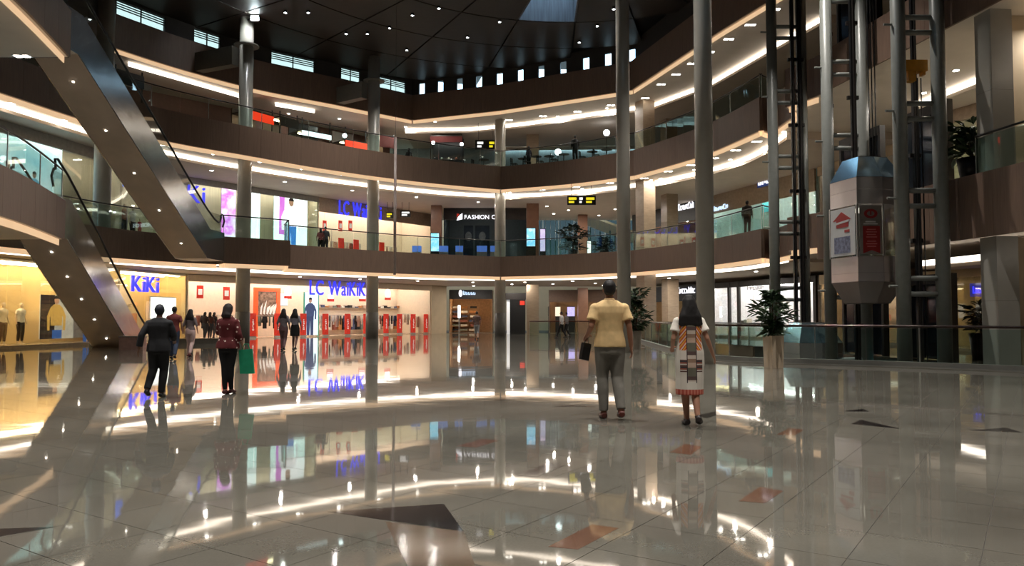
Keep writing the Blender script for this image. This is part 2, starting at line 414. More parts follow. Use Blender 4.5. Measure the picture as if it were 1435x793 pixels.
cv = vary(base, dep); cr = offset(wing, 4.2)
inner_ceiling('ceiling_first', 'lowered ceiling of the first level arcade edged by a white light cove', cv, Z2b, CB, .16)
inner_ceiling('ceiling_second', 'lowered ceiling of the second level gallery edged by a white light cove', cv, Z3b, CB)
cwr = V2((30, 13), (30, 28.8))
inner_ceiling('ceiling_wing_first', 'lowered ceiling of the first level arcade behind the lifts', cr, Z2b - .45, cwr)
inner_ceiling('ceiling_wing_second', 'pale lowered ceiling of the second level gallery behind the lifts', cr, Z3b, cwr, mat=M_white)
c3 = [p for p in offset(even(V2((-4.2, 50.2), (-.8, 48.9), (7.0, 44.4)), 1.0), 3.4)]
c3 = [Vector((-7.5, 53.5))] + c3 + [p for p in offset(even(catmull(V2((7.6, 43), (9.4, 36), (10.4, 32.3))), 1.0), 3.4)][1:]
inner_ceiling('ceiling_top', 'lowered ceiling of the third level gallery edged by a white light cove', c3, Z4b, V2((30, 32), (30, FAR), (-7.5, FAR)))
cl = struct('ceiling_cove_1', 'straight white light cove in the third level ceiling', 'light cove')
b = B()
for p0, p1 in (((-19.9, 39.4), (-15.9, 45.6)), ((-14.6, 47.0), (-12.6, 48.6))): b.slab(p0, p1, .05, Z4b - .22, Z4b - .004, side=-1)
b.build('cove_light', M_cove, cl)
# ---------------------------------------------------------------- downlights under the gallery edges
def dl_mesh(w, d): return B().box(-w, w, -d, d, -.012, 0)
dl0 = None
def downlights(line, off, step, z, label, group, skip=0):
    global dl0
    for p in even(offset(even(line, .8), off), step)[skip:]:
        if dl0 is None:
            dl0 = thing('downlight', label, 'downlight', group=group)
            dl_mesh(.27, .13).build('frame', M_silver, dl0)
            for s in (-1, 1): B().box(s * .13 - .09, s * .13 + .09, -.09, .09, -.022, -.010).build('lens', M_lens, dl0)
            o = dl0; o.location = (p.x, p.y, z)
        else: o = dup(dl0, (p.x, p.y, z), 0, label)
        o['group'] = group
downlights(merge([ELM]), .8, 2.7, Z3b, 'twin square downlight in the curved ceiling edge over the second level shops', 'downlights over the second level', 1)
downlights(ER, 1.1, 2.4, Z3b, 'twin square downlight in the ceiling edge over the far second level railing', 'downlights over the far second level')
downlights(ER2, .9, 2.1, Z3b, 'twin square downlight in the sloping ceiling edge beside the tall round columns', 'downlights beside the tall columns', 1)
downlights(ER, 1.3, 2.3, Z4b, 'twin square downlight in the top ceiling over the food court railing', 'downlights over the food court')
downlights(catmull(V2((7.6, 43), (9.4, 36), (10.4, 32.3))), .9, 1.9, Z4b, 'twin square downlight in the top ceiling edge near the lift tower', 'downlights near the lift tower')
downlights(EL[2:], .5, 3.6, Z2b, 'twin square downlight in the low ceiling edge over the ground shops', 'downlights over the ground shops', 1)
downlights(V2((-13.2, 12), (-14.6, 17.2), (-15.6, 24.2)), 0, 3.0, Z3b, 'twin square downlight under the upper escalator landing', 'downlights under the upper landing')
downlights(V2((-13.6, 13), (-15.0, 18.5), (-16.3, 24.0)), 0, 3.6, Z2b, 'twin square downlight under the lower escalator landing', 'downlights under the lower landing')
sp0 = None
def spots(pts, z, label, group, r=.09):
    global sp0
    for x, y in pts:
        if sp0 is None:
            sp0 = thing('ceiling_spot', label, 'spotlight', (x, y, z), group=group)
            B().lathe([(.13, 0), (.13, -.015), (.10, -.02)]).build('ring', M_silver, sp0)
            B().lathe([(.09, -.01), (.09, -.03), (.05, -.035)]).build('lens', M_lens, sp0); o = sp0
        else: o = dup(sp0, (x, y, z), 0, label)
        o['group'] = group
        area_lamp('lamp_light', (0, 0, -.05), .14, 32, (1.0, .93, .84), o)
spots([(p.x, p.y) for p in even(offset(even(ER, .8), 1.9), 4.2)] + [(p.x, p.y) for p in even(offset(even(ER2, .8), 1.9), 3.2)], Z3b, 'small round spot in the second level outer ceiling strip', 'round spots of the second level')
spots([(p.x, p.y) for p in even(offset(even(ELM, .8), 4.2), 4.0)][6:], Z2b - .165, 'added round fill spot in the ground arcade ceiling before the clothing shop', 'added fill spots of the ground arcade')  # spots added to brighten the ground arcade
spots([(p.x, p.y) for p in even(offset(even(ER, .8), 4.0), 3.6)] + [(0, 57), (3, 56.5), (6, 55.5), (-3, 60), (2, 61), (7, 59), (12, 46), (13, 41)], Z2b - .165, 'added round fill spot in the far ground arcade ceiling', 'added fill spots of the far ground arcade')  # more added spots, lifting the light of the far arcade
spots([(p.x, p.y) for p in even(offset(even(ELM, .8), 3.4), 4.4)][4:], Z3b - .355, 'small round spot in the second level inner ceiling', 'round inner spots of the second level')
spots([(x, y) for x, y in ((2.5, 55), (4.2, 57), (5.4, 54.2), (3.2, 59), (7.6, 56.5), (6.8, 60))], Z3b - .355, 'small round spot in the grey ceiling behind the hanging direction sign', 'spots behind the direction sign')
spots([(x, y) for x, y in ((-14.5, 49.5), (-11.5, 50.8), (-9.5, 51.6), (-7.4, 53.0), (-5.2, 51.6), (-1, 51.2), (3, 50.2), (6, 48.2))], Z4b - .002, 'small round spot in the third level ceiling', 'spots of the third level')
spots([(x, y) for x, y in ((14.3, 24.5), (14.8, 20.5), (14.6, 27), (16.2, 23))], Z3b - .355, 'small round spot in the pale ceiling behind the lifts', 'spots behind the lifts')
# ---------------------------------------------------------------- top wall with clerestory openings
tw = struct('wall_upper', 'grey render wall band under the dark roof', 'wall')
top = offset(merge(CH4), .25)
def strip_wall(line, z0, z1, holes, parent, mat):
    """wall board along a plan line, leaving out holes (s0, s1, za, zb) in arc length"""
    L = [0.0]
    for a, b in zip(line, line[1:]): L.append(L[-1] + (b - a).length)
    def pos(s):
        i = 0
        while i < len(L) - 2 and L[i + 1] < s: i += 1
        return line[i] + (line[i + 1] - line[i]) * ((s - L[i]) / (L[i + 1] - L[i]))
    cuts = sorted(set([s for s in L] + [s for h_ in holes for s in h_[:2]])); bb = B()
    for s0, s1 in zip(cuts, cuts[1:]):
        if s1 - s0 < 1e-4: continue
        mid = (s0 + s1) / 2; hs = [h_ for h_ in holes if h_[0] - 1e-6 <= mid <= h_[1] + 1e-6]
        spans = [(z0, z1)] if not hs else [(z0, hs[0][2]), (hs[0][3], z1)]
        for za, zb in spans:
            if zb - za > .01: bb.slab(pos(s0), pos(s1), .2, za, zb)
    bb.build('wall_face', mat, parent); return pos, L[-1]
def arc_at(line, x, y):
    """arc length on a plan line where the pixel column x crosses it, with the depth"""
    a, b, _ = ray(x, y); s = 0; best = None
    for p, q in zip(line, line[1:]):
        d = q - p; det = a * -d.y + b * d.x
        if abs(det) > 1e-9:
            k = (p.x * -d.y + p.y * d.x) / det; t = (Vector((a * k, b * k)) - p).dot(d) / d.length_squared
            if -1e-6 <= t <= 1 + 1e-6 and k > 0: best = (s + t * d.length, k * b); break
        s += d.length
    return best
holes = []; slots = []
for x0, x1, ylo in ((163, 232, 28), (272, 309, 52), (380, 441, 90), (478, 505, 108), (527, 569, 120)):
    s0, s1 = arc_at(top, x0, ylo)[0], arc_at(top, x1, ylo)[0]; holes.append((s0, s1, Z4 + .12, ROOFZ - .08)); slots.append('wide')
for x in (591, 617, 644, 671, 700, 729, 758, 789, 821, 852, 886):
    s, D = arc_at(top, x, 100); wd = .24; holes.append((s - wd, s + wd, Z4 + .05, ROOFZ - .14)); slots.append('slot')
pos, _ = strip_wall(top, Z4 - .1, ROOFZ + .3, holes, tw, M_upper)
for k, (h_, kd) in enumerate(zip(holes, slots)):
    a, b = pos(h_[0]), pos(h_[1]); fr = FR(a, b)
    wn = struct('window_%d' % (k + 1), ('wide clerestory window with louvre bars, number %s from the left end of the upper wall' % 'one two three four five'.split()[k]) if kd == 'wide' else 'narrow bright clerestory slot, %s of the row under the dark roof' % 'first second third fourth fifth sixth seventh eighth ninth tenth eleventh'.split()[k - 5], 'window', fr.pt(0, .06), fr.rz)
    B().box(0, fr.len, 0, .01, h_[2], h_[3]).build('pane', glass('tinted_pane', (.5, .53, .5), .4) if kd == 'wide' else M_winglass, wn)
    f = B(); W = fr.len; e = .035
    f.box(0, W, -.02, .03, h_[2], h_[2] + e); f.box(0, W, -.02, .03, h_[3] - e, h_[3]); f.box(0, e, -.02, .03, h_[2] + e, h_[3] - e); f.box(W - e, W, -.02, .03, h_[2] + e, h_[3] - e)
    f.build('window_frame', M_black, wn)
    if kd == 'wide':
        B().box(W / 2 - .03, W / 2 + .03, -.02, .03, h_[2] + e, h_[3] - e).build('mullion', M_black, wn)
        for i in range(4): B().box(e, W - e, -.03, -.012, h_[3] - .12 - i * .12, h_[3] - .06 - i * .12).build('louvre', M_black, wn)
# ---------------------------------------------------------------- roof: ring panels, skylight, lamps
rf = struct('ceiling', 'dark timber roof of curved plank panels high over the atrium', 'ceiling')
RC = Vector((3, 29)); SKY = [(8.2, 12.0, 88, 103), (8.2, 12.0, 268, 283), (16.2, 20, 238, 253)]
def sector(r0, r1, a0, a1, n=4):
    A = [math.radians(a0 + (a1 - a0) * k / n) for k in range(n + 1)]
    return [RC + Vector((math.cos(t), math.sin(t))) * r1 for t in A] + [RC + Vector((math.cos(t), math.sin(t))) * r0 for t in A[::-1]]
outer = V2((-30, 20), (-30, -14), (30, -14), (30, 13)) + [p for p in offset(merge(CH4), .4)][::-1]
for r0 in (0.3, 4, 8, 12, 16, 20, 24, 28, 32):
    for a in range(-2, 358, 15):
        r1 = r0 + 4 if r0 > 1 else 4
        m = RC + Vector((math.cos(math.radians(a + 7.5)), math.sin(math.radians(a + 7.5)))) * (r0 + r1) / 2
        if m.y < -13 or abs(m.x) > 27 or not inside(m, outer): continue
        if any(abs(r0 - s[0]) < .5 and abs((a - s[2] + 180) % 360 - 180) < 9 for s in SKY): continue
        g = .05; B().prism(sector(r0 + g, r1 - g, a + math.degrees(g / max(r1, 1)), a + 15 - math.degrees(g / max(r1, 1))), ROOFZ, ROOFZ + .1).build('roof_panel', M_roof, rf)
hs = [sector(8.1, 11.9, 88.3, 102.7), sector(8.1, 11.9, 268.3, 282.7), sector(16.1, 19.9, 238.3, 252.7)]
pts = outer + [p for h_ in hs for p in h_]
tri = tessellate_polygon([[Vector((p.x, p.y, 0)) for p in l] for l in [outer] + hs])
B().add([(p.x, p.y, ROOFZ + .3) for p in pts], [tuple(t) for t in tri]).build('roof_deck', M_black, rf)
M_well = P('skylight_well_ribs', (96, 98, 108), .5, var=.3, scale=14, stretch=(1, 1, .05))
for k, h_ in enumerate(hs):
    sk = struct('window_%d' % (len(holes) + 1 + k), 'square skylight well with ribbed sides in the dark roof' if k == 0 else 'added skylight well for fill in the unseen part of the roof', 'skylight')  # wells after the first are unseen, added for fill daylight
    b = B()
    for p, q in zip(h_, h_[1:] + h_[:1]): b.slab(q, p, .08, ROOFZ, ROOFZ + 1.8)
    b.build('well_lining', M_well, sk); B().prism(h_, ROOFZ + 1.7, ROOFZ + 1.72).build('pane', M_winglass, sk)
lampxy = [(400, 15), (432, 15), (615, 9), (578, 19), (546, 37), (485, 45), (515, 45), (570, 68), (860, 10), (837, 34), (812, 57), (700, 28), (655, 50)]
M_rlens = E('roof_lamp_lens', (240, 248, 255), 22.0)
rl0 = None
def roof_lamp(x, y, lbl, grp, power):
    global rl0
    if rl0 is None:
        rl0 = thing('roof_lamp', lbl, 'lamp', (x, y, ROOFZ), group=grp)
        B().lathe([(.16, 0), (.16, -.14), (.14, -.16)]).build('housing', M_black, rl0); B().lathe([(.12, -.15), (.12, -.17), (.08, -.175)]).build('lens', M_rlens, rl0); o = rl0
    else: o = dup(rl0, (x, y, ROOFZ), 0, lbl)
    o['group'] = grp
    if power: area_lamp('lamp_light', (0, 0, -.2), .24, power, (1.0, .95, .88), o, spread=math.radians(75))
    return o
for i, (x, y) in enumerate(lampxy):
    p = at(x, y, 40); k = (ROOFZ - CAMZ) / (p.z - CAMZ); roof_lamp(p.x * k, p.y * k, 'small bright lamp dotted on the dark roof', 'roof lamps', 35).scale = (.55, .55, .7)
for x, y in [(-9, 4), (0, 4), (9, 4), (-9, 13), (0, 13), (8, 13), (-8, 22), (1, 22), (8, 24), (-6, 31), (3, 31)]: roof_lamp(x, y, 'added fill lamp on the dark roof above the open floor', 'added overhead fill lamps', 360)  # out of view, added as fill over floor and people
# ---------------------------------------------------------------- outer shell
sh = struct('wall_rear', 'plain wall behind the viewer', 'wall'); B().box(-30, 30, -12.4, -12, -.5, ROOFZ + .3).build('wall_face', M_upper, sh)
for nm, x0, x1 in (('wall_left', -30.4, -30), ('wall_right', 30, 30.4)):
    o = struct(nm, 'plain outer wall of the building', 'wall'); B().box(x0, x1, -12.4, 20, -.5, ROOFZ + .3).box(x0, x1, 20, 74, -.5, 16).build('wall_face', M_upper, o)
o = struct('wall_far', 'pale far wall beyond the galleries', 'wall')
B().box(-30, -6, 74, 74.4, -.5, 16).box(15, 30, 74, 74.4, -.5, 16).box(-6, 15, 74, 74.4, -.5, 4.4).box(-6, 15, 74, 74.4, 11, 16).build('wall_face', M_beige, o)
o = struct('window_20', 'tall bluish glazed wall far beyond the second level', 'window')
for i in range(14): B().box(-6 + i * 1.5, -4.55 + i * 1.5, 74.1, 74.12, 4.4, 11).build('pane', glass('far_pane', (.13, .155, .16), .3), o)
for i in range(15): B().box(-6.06 + i * 1.5, -5.98 + i * 1.5, 74.0, 74.2, 4.4, 11).build('mullion', M_silver, o)
# ---------------------------------------------------------------- columns
def column(x, y, z0, z1, r, label, sleeve=True, ring=None, mat=None):
    o = struct('column', label, 'column', (x, y, 0)); m = mat or M_column
    B().lathe([(r, z0), (r, z1)], n=28).build('shaft', m, o, True)
    if sleeve:
        B().lathe([(r + .02, 0), (r + .02, 1.55), (r, 1.57)], n=28).build('sleeve', M_colbase, o, True)
    if ring: B().lathe([(r, ring), (r + .28, ring), (r + .28, ring + .06), (r, ring + .06)], n=24).build('ring', M_beam, o)
    return o
cols = [(-18.25, 34.1, .36, 'round column behind the lower escalator at the yellow display'), (-14.15, 40.5, .36, 'round column beside the foot of the upper escalator'), (-8.45, 46.6, .36, 'round column in front of the blue shop sign'), (-.79, 51.3, .36, 'round column at the far bend of the galleries')]
for i, (x, y, r, l) in enumerate(cols): column(x, y, 0, ROOFZ if i < 3 else Z4b, r, l, True, 15.7 if i in (1, 2) else None)
for (x, y, r, l), bx in zip(cols[:3], ((-22.5, 35.6), (-18.2, 42.2), (-11.4, 48.4))):
    o = struct('beam', 'grey roof beam running from the upper wall to the ' + l.replace('round column', 'column'), 'beam')
    B().slab((x - .4, y), bx, .5, 14.6, 15.6).build('beam_body', M_beam, o)
column(5.4, 21.5, 0, ROOFZ, .25, 'tall slim round column behind the woman in the printed dress', False)
column(4.13, 28.4, 0, ROOFZ, .25, 'tall slim round column just behind the man in the yellow shirt', False)
def pillar(x, y, w_, z0, z1, m, label, rz=0):
    o = struct('pillar', label, 'pillar', (x, y, 0), rz)
    nb = max(1, int((z1 - z0) / 1.5)); hh = (z1 - z0) / nb
    for k in range(nb): B().box(-w_ / 2, w_ / 2, -w_ / 2, w_ / 2, z0 + k * hh + .006, z0 + (k + 1) * hh).build('stone_block', m, o)
    B().box(-w_ / 2 + .01, w_ / 2 - .01, -w_ / 2 + .01, w_ / 2 - .01, z0, z1).build('core', M_grout, o)
for z0, z1, t in ((0, Z2b, 'ground level'), (Z2, Z3b, 'second level'), (Z3, Z4b, 'third level')):
    pillar(8.15, 46.8, .85, z0, z1, M_pillar, 'square travertine pillar at the right bend of the %s railing' % t, .45)
    pillar(10.25, 49.9, .8, z0, z1, M_pillar, 'square travertine pillar behind the bend on the %s' % t, .3)
    pillar(1.45, 54.2, .85, z0, z1 - .35, M_brownpillar if z0 == Z2 else M_pillar, 'square %s pillar in the middle of the far %s' % ('brown stone' if z0 == Z2 else 'pale stone', t))
    if z0 < Z3: pillar(5.5, 60, .75, z0, z1 - .35, M_brownpillar, 'dark brown pillar in front of the far glazing on the %s' % t)
pillar(-5.4, 55, .75, Z2, Z3b - .35, M_brownpillar, 'brown stone pillar beside the dark glass shop on the second level')
pillar(13.15, 20.75, .62, Z2, Z3b, M_column, 'grey square pillar at the picture edge on the second level', .1)
pillar(13.15, 20.75, .62, 0, Z2b - .45, M_column, 'grey square pillar at the picture edge on the ground level', .1)
o = struct('wall_pier', 'narrow beige wall pier at the right end of the clothing shop', 'wall'); B().slab((-6.2, 59.5), (-5.2, 61.2), .3, 0, Z2b).slab((-6.2, 59.5), (-5.5, 60.6), .3, Z2, Z3b).build('wall_face', M_beige, o)
o = struct('wall_wing', 'warm beige wall beside the grey pillars at the picture edge', 'wall')
B().box(13.55, 18, 20.9, 21.1, 0, Z2b - .45).box(13.55, 18, 20.9, 21.1, Z2, Z3b).build('wall_face', M_beige, o)
# ---------------------------------------------------------------- glass railings
def railing(label, ch, z, pane=1.45, hgt=1.05, inset=.05, rail=.032, railmat=None):
    o = thing('glass_railing', label, 'railing')
    for c in ch:
        ev = even(c, pane); ev = offset(ev, inset) if len(ev) > 1 else ev
        for a, b in zip(ev, ev[1:]):
            u = (b - a).normalized(); B().slab(a + u * .012, b - u * .012, .015, z - .03, z + hgt - .06).build('pane', M_glass, o)
        B().tube([(p.x, p.y, z + hgt) for p in ev], rail, 8).build('handrail', railmat or M_black, o, True)
        for p in ev[::2]: B().box(p.x - .012, p.x + .012, p.y - .012, p.y + .012, z, z + hgt - .02).build('post', M_silver, o)
    return o
railing('glass railing with black handrail along the second level in front of the clothing shops', [even(EL, .5)[:-3]] + BU[1:] + [EM], Z2)
railing('glass railing with black handrail along the far second level between the bends', [ER], Z2)
railing('glass railing with black handrail along the second level beside the tall slim columns', [ER2] + RX[:1], Z2)
railing('glass railing with black handrail round the lower escalator landing', [LP], Z2)
railing('glass railing with black handrail round the upper escalator landing', [LP3], Z3)
railing('glass railing with black handrail along the third level over the curved fascia', [ELM], Z3)
railing('glass railing with black handrail in front of the food court on the third level', [ER], Z3)
railing('glass railing with black handrail along the third level beside the tall slim columns', [ER2] + RX[:1], Z3)
railing('glass railing on the second level wing behind the lifts', [V2((12.7, 21.0), (13.8, 13))], Z2)
M_red = P('dark_red_wood_rail', (70, 34, 28), .25, var=.2)
railing('glass railing with dark polished handrail round the floor opening before the lifts', [OPEN], .12, 1.3, .93, .08, .035, P('dark_bronze_rail', (62, 48, 44), .2, .6))
railing('glass railing on the far side of the floor opening', [[Vector(p) for p in ((7.9, 43.7), (9.95, 39.5), (11.2, 34.0))]], 0, 1.45, 1.0, .0)
railing('glass barrier with brown handrail at the far café corner', [V2((1.2, 53.0), (5.4, 52.0), (7.6, 49.0))], 0, 1.4, 1.0, 0, .04, M_red)
# ---------------------------------------------------------------- escalators
M_soffit = P('brown_escalator_soffit', (208, 190, 174), .42, .0, var=.08, scale=1.2)
M_rubber = P('black_rubber', (16, 16, 18), .4)
def escalator(label, x, y, dirv, zt, zb, wid=1.5, ground=False):
    o = thing('escalator', label, 'escalator', (x, y, 0), math.atan2(dirv[1], dirv[0]))
    T = math.tan(math.radians(30)); run = (zt - zb) / T; s1, s2, s3 = 1.0, 1.0 + run, 2.6 + run; TH = 1.36; dk = .12
    top = [(0, zt + dk), (s1, zt + dk), (s2, zb + dk), (s3, zb + dk)]
    if ground: e = s1 + (zt + dk - TH - .0 - .02) / T - .2; bot = [(e + .2, .0), (s1 - .2, zt + dk - TH), (0, zt + dk - TH)]; bot = [(s3, 0.0)] + bot
    else: bot = [(s3, zb + dk - TH), (s2 - .2, zb + dk - TH), (s1 - .2, zt + dk - TH), (0, zt + dk - TH)]
    poly = top + bot
    for nm, y0, y1 in (('side_cladding', -.03, 0.0), ('side_cladding', wid, wid + .03)):
        b = B().plate(poly, y0, y1); b.build(nm, M_steel, o)
    sf = B(); bl = bot[::-1]
    for (a, za), (c, zc) in zip(bl, bl[1:]): sf.add([(a, 0, za), (c, 0, zc), (c, wid, zc), (a, wid, za), (a, 0, za + .06), (c, 0, zc + .06), (c, wid, zc + .06), (a, wid, za + .06)], [(0, 1, 2, 3), (7, 6, 5, 4), (0, 4, 5, 1), (1, 5, 6, 2), (2, 6, 7, 3), (3, 7, 4, 0)])
    so = sf.build('soffit', M_soffit, o)
    n = 5
    for k in range(n):
        q = (k + .5) / n; a, za = bl[1]; c, zc = bl[2]; s = a + (c - a) * q; z = za + (zc - za) * q
        B().lathe([(.034, .02), (.034, -.012), (.02, -.016)], (s, wid / 2, z)).build('soffit_lamp', M_lens, so)
    dkm = B()
    for y0 in (0, wid - .22):
        for (a, za), (c, zc) in zip(top, top[1:]): dkm.add([(a, y0, za), (c, y0, zc), (c, y0 + .22, zc), (a, y0 + .22, za), (a, y0, za - .05), (c, y0, zc - .05), (c, y0 + .22, zc - .05), (a, y0 + .22, za - .05)], [(3, 2, 1, 0), (4, 5, 6, 7), (0, 1, 5, 4), (1, 2, 6, 5), (2, 3, 7, 6), (3, 0, 4, 7)])
    dkm.build('deck', M_silver, o)
    ns = int(run / .4)
    for k in range(ns):
        s = s1 + k * .4; z = zt - (k + 1) * .4 * T
        B().box(s, s + .4, .24, wid - .24, z, z + .4 * T).build('step', M_dark, o)
    B().box(-.2, s1, .22, wid - .22, zt - .1, zt).build('floor_plate', M_silver, o); B().box(s2, s3, .22, wid - .22, zb - .05, zb + .02).build('floor_plate', M_silver, o)
    for yy in (.11, wid - .11):
        g = [(a, z) for a, z in top] + [(s3 + .1, zb + dk + .3), (s3 + .25, zb + dk + .6), (s3 + .1, zb + dk + .82)] + [(a, z + .84) for a, z in top[::-1]] + [(-.1, zt + dk + .82), (-.26, zt + dk + .62), (-.1, zt + dk + .3)]
        B().plate(g, yy - .006, yy + .006).build('balustrade_glass', M_clear, o)
        hp = [(-.12, zt + dk + .3), (-.3, zt + dk + .62), (-.12, zt + dk + .9)] + [(a, z + .9) for a, z in top] + [(s3 + .14, zb + dk + .88), (s3 + .3, zb + dk + .6), (s3 + .12, zb + dk + .3)]
        hq = catmull([Vector((a, 0, z)) for a, z in hp], .25)
        B().tube([(p.x, yy, p.z) for p in hq], .042, 8).build('handrail', M_rubber, o, True)
    return o
d1 = Vector((-.165, .986)).normalized(); d2 = Vector((.03, .999)).normalized()
escalator('steel sided lower escalator running down from the lower landing to the granite floor', -15.1, 25.5, d1, Z2, 0.0, ground=True)
escalator('steel sided upper escalator running down from the upper landing to the second level', -14.2, 24.0, d2, Z3, Z2)
# ---------------------------------------------------------------- lift tower
M_truss = P('grey_steel_paint', (128, 130, 126), .35, var=.06)
def lift_truss(label, x, y, w_, r):
    o = thing('lift_truss', label, 'steel frame', (x, y, 0))
    for dx in (0, w_): B().lathe([(r, -5.2), (r, ROOFZ - .01)], (dx, 0, 0), 20).build('post', M_truss, o, True)
    for k in range(-2, 7):
        for z in (1.94 + 2.48 * k, 2.38 + 2.48 * k):
            if -5 < z < 17: B().tube([(r * .6, 0, z), (w_ - r * .6, 0, z)], .075, 10).build('rung', M_truss, o, True)
        z = 2.16 + 2.48 * k
        if -5 < z < 17: B().tube([(-.42, -.04, z), (0, -.02, z)], .035, 8).build('bracket', M_truss, o)
    return o
lift_truss('grey twin post lift frame nearest the picture edge', 10.98, 21.6, 1.12, .195)
lift_truss('grey twin post lift frame just behind the hanging lift car', 10.5, 25.4, 1.17, .19)
lift_truss('grey twin post lift frame beside the tall potted plant', 9.84, 28.8, 1.12, .19)
for lb, x, y, w_ in (('black guide rail beside the far lift frame', 10.5, 28.5, .12), ('dark guide rail in front of the far lift frame posts', 10.75, 28.5, .16), ('black guide rail behind the middle lift frame', 10.78, 25.9, .1), ('black guide rail between the middle lift posts', 11.15, 24.9, .16), ('dark guide rail beside the near lift frame', 11.55, 22.6, .14), ('dark guide rail between the near lift posts', 11.72, 22.2, .12)):
    o = thing('guide_rail', lb, 'rail', (x, y, 0)); B().box(-w_ / 2, w_ / 2, -.06, .06, -5.2, ROOFZ).build('rail_web', M_black, o); B().box(-.02, .02, -.12, -.06, -5.2, ROOFZ).build('rail_blade', M_dark, o)
    for k in range(9): B().box(-w_ / 2 - .1, w_ / 2 + .1, -.02, .08, -4 + k * 2.48, -3.88 + k * 2.48).build('clip', M_dark, o)
for lb, x, y in (('black lift ropes above the hanging lift car', 11.1, 23.7), ('black lift ropes under the yellow pulley beam', 11.62, 22.0)):
    o = thing('lift_rope', lb, 'rope', (x, y, 0))
    for k in range(3): B().tube([(k * .1, 0, 5.9 if 'above' in lb else -5), (k * .1, 0, ROOFZ if 'above' in lb else 8.2)], .018, 6).build('strand', M_black, o)
o = thing('pulley_beam', 'yellow pulley beam between the posts of the near lift frame', 'lift part', (11.3, 21.95, 8.35))
M_yel = P('yellow_machine_paint', (196, 132, 28), .4)
B().box(-.1, .62, -.15, .15, 0, .32).build('beam_body', M_yel, o); B().box(.08, .3, -.12, .12, -.28, 0).build('bracket', M_yel, o); B().box(.5, .58, -.1, .1, -.1, 0).build('bolt', M_yel, o)
M_carp = P('lift_car_panel', (196, 186, 184), .22, .55, var=.05, scale=1.5, bump=.06)
M_carroof = P('lift_roof_glaze', (140, 165, 178), .12, .9, var=.05)
M_poster = P('lift_poster_print', (188, 190, 192), .3, var=.04)
M_cred = P('poster_red', (150, 34, 34), .4)
def lift_car(label, dz, dx=0, dy=0, lid=False):
    Vp = V2((10.94, 22.62), (10.18, 22.62), (9.92, 23.9), (10.35, 24.75), (11.55, 24.6), (11.75, 22.9)); c = sum(Vp, Vector((0, 0))) / 6
    Q = [p - c for p in Vp][::-1]; o = thing('lift_car', label, 'lift', (c.x + dx, c.y + dy, dz))
    def ring(z0, z1, k0=1.0, k1=1.0, m=M_carp, nm='band'):
        n = len(Q); v = [(q.x * k0, q.y * k0, z0) for q in Q] + [(q.x * k1, q.y * k1, z1) for q in Q]
        for i in range(n):
            j = (i + 1) % n; a, b, c_, d = (Vector(v[i]), Vector(v[j]), Vector(v[n + j]), Vector(v[n + i])); e = (b - a).normalized() * .004
            nn = (b - a).cross(d - a).normalized() * -.04
            B().add([a + e, b - e, c_ - e, d + e, a + e + nn, b - e + nn, c_ - e + nn, d + e + nn], [(0, 1, 2, 3), (7, 6, 5, 4), (0, 4, 5, 1), (1, 5, 6, 2), (2, 6, 7, 3), (3, 7, 4, 0)]).build(nm, m, o)
    ring(0, .62, .62, 1.0, M_carp, 'hopper_panel'); ring(.63, .88); ring(.885, 1.38, nm='sill_panel'); ring(1.39, 2.9, .985, .985, M_clear, 'window_pane'); ring(2.91, 3.35, nm='head_panel'); ring(3.36, 3.72, 1.0, 1.0, M_carp, 'band')
    ring(3.73, 4.4, 1.0, .6, M_carroof, 'roof_panel')
    B().prism([q * .97 for q in Q], .86, .9).build('car_floor', M_dark, o); B().prism([q * .6 for q in Q], 4.38, 4.42).build('roof_cap', M_dark, o); B().prism([q * .62 for q in Q], -.02, .0).build('bottom_cap', M_dark, o)
    for q in Q: B().box(q.x - .03, q.x + .03, q.y - .03, q.y + .03, 1.37, 2.92).build('mullion', M_silver, o)
    B().prism([q * .5 for q in Q], 2.84, 2.87).build('car_lamp', E('car_lamp', (255, 240, 220), 1.2), o)
    return o, c, Vp
car, cc, Vp = lift_car('silver hexagonal lift car hanging with red and white posters on its windows', 1.72)
# posters on the two panes facing the floor
fl = FR(Vp[2], Vp[1]); fr_ = FR(Vp[1], Vp[0])
p1 = fthing(fl, 'poster', 'white poster with a red house emblem on the lift car side', 'poster', z=1.72, d=-.03)
L_ = fl.len; B().box(.06, L_ - .05, -.01, 0, 1.42, 2.86).build('sheet', M_poster, p1)
B().plate([(.18, 2.5), (.62, 2.76), (1.08, 2.5), (.95, 2.5), (.95, 2.28), (.36, 2.28), (.36, 2.5)], -.018, -.011).build('house_emblem', M_cred, p1)
B().plate([(.3, 2.44), (.98, 2.50), (.98, 2.44), (.3, 2.38)], -.024, -.019).build('emblem_bar', M_poster, p1)
B().box(.75, 1.0, -.016, -.011, 2.12, 2.2).build('print_mark', M_cred, p1)
M_pb = P('poster_photo_print', (110, 116, 140), .5, var=.5, scale=9)
B().box(.24, 1.02, -.016, -.011, 1.5, 2.0).build('print_photo', M_pb, p1)
p2 = fthing(fr_, 'poster', 'poster with a red ring over a red ribbon on the front of the lift car', 'poster', z=1.72, d=-.03)
W = fr_.len; B().box(.05, W - .05, -.01, 0, 1.42, 2.86).build('sheet', P('grey_poster_print', (128, 118, 112), .35), p2)
b = B(); rg = [(.38 + math.cos(t) * .2, 2.62 + math.sin(t) * .14) for t in [k * math.pi / 12 for k in range(24)]]; rn = [(.38 + math.cos(t) * .11, 2.62 + math.sin(t) * .075) for t in [k * math.pi / 12 for k in range(24)]]
for k in range(24):
    j = (k + 1) % 24; b.plate([rg[k], rg[j], rn[j], rn[k]], -.016, -.011)
b.build('ring_emblem', M_cred, p2); B().box(.36, .4, -.018, -.012, 2.58, 2.72).build('emblem_bar', M_cred, p2)
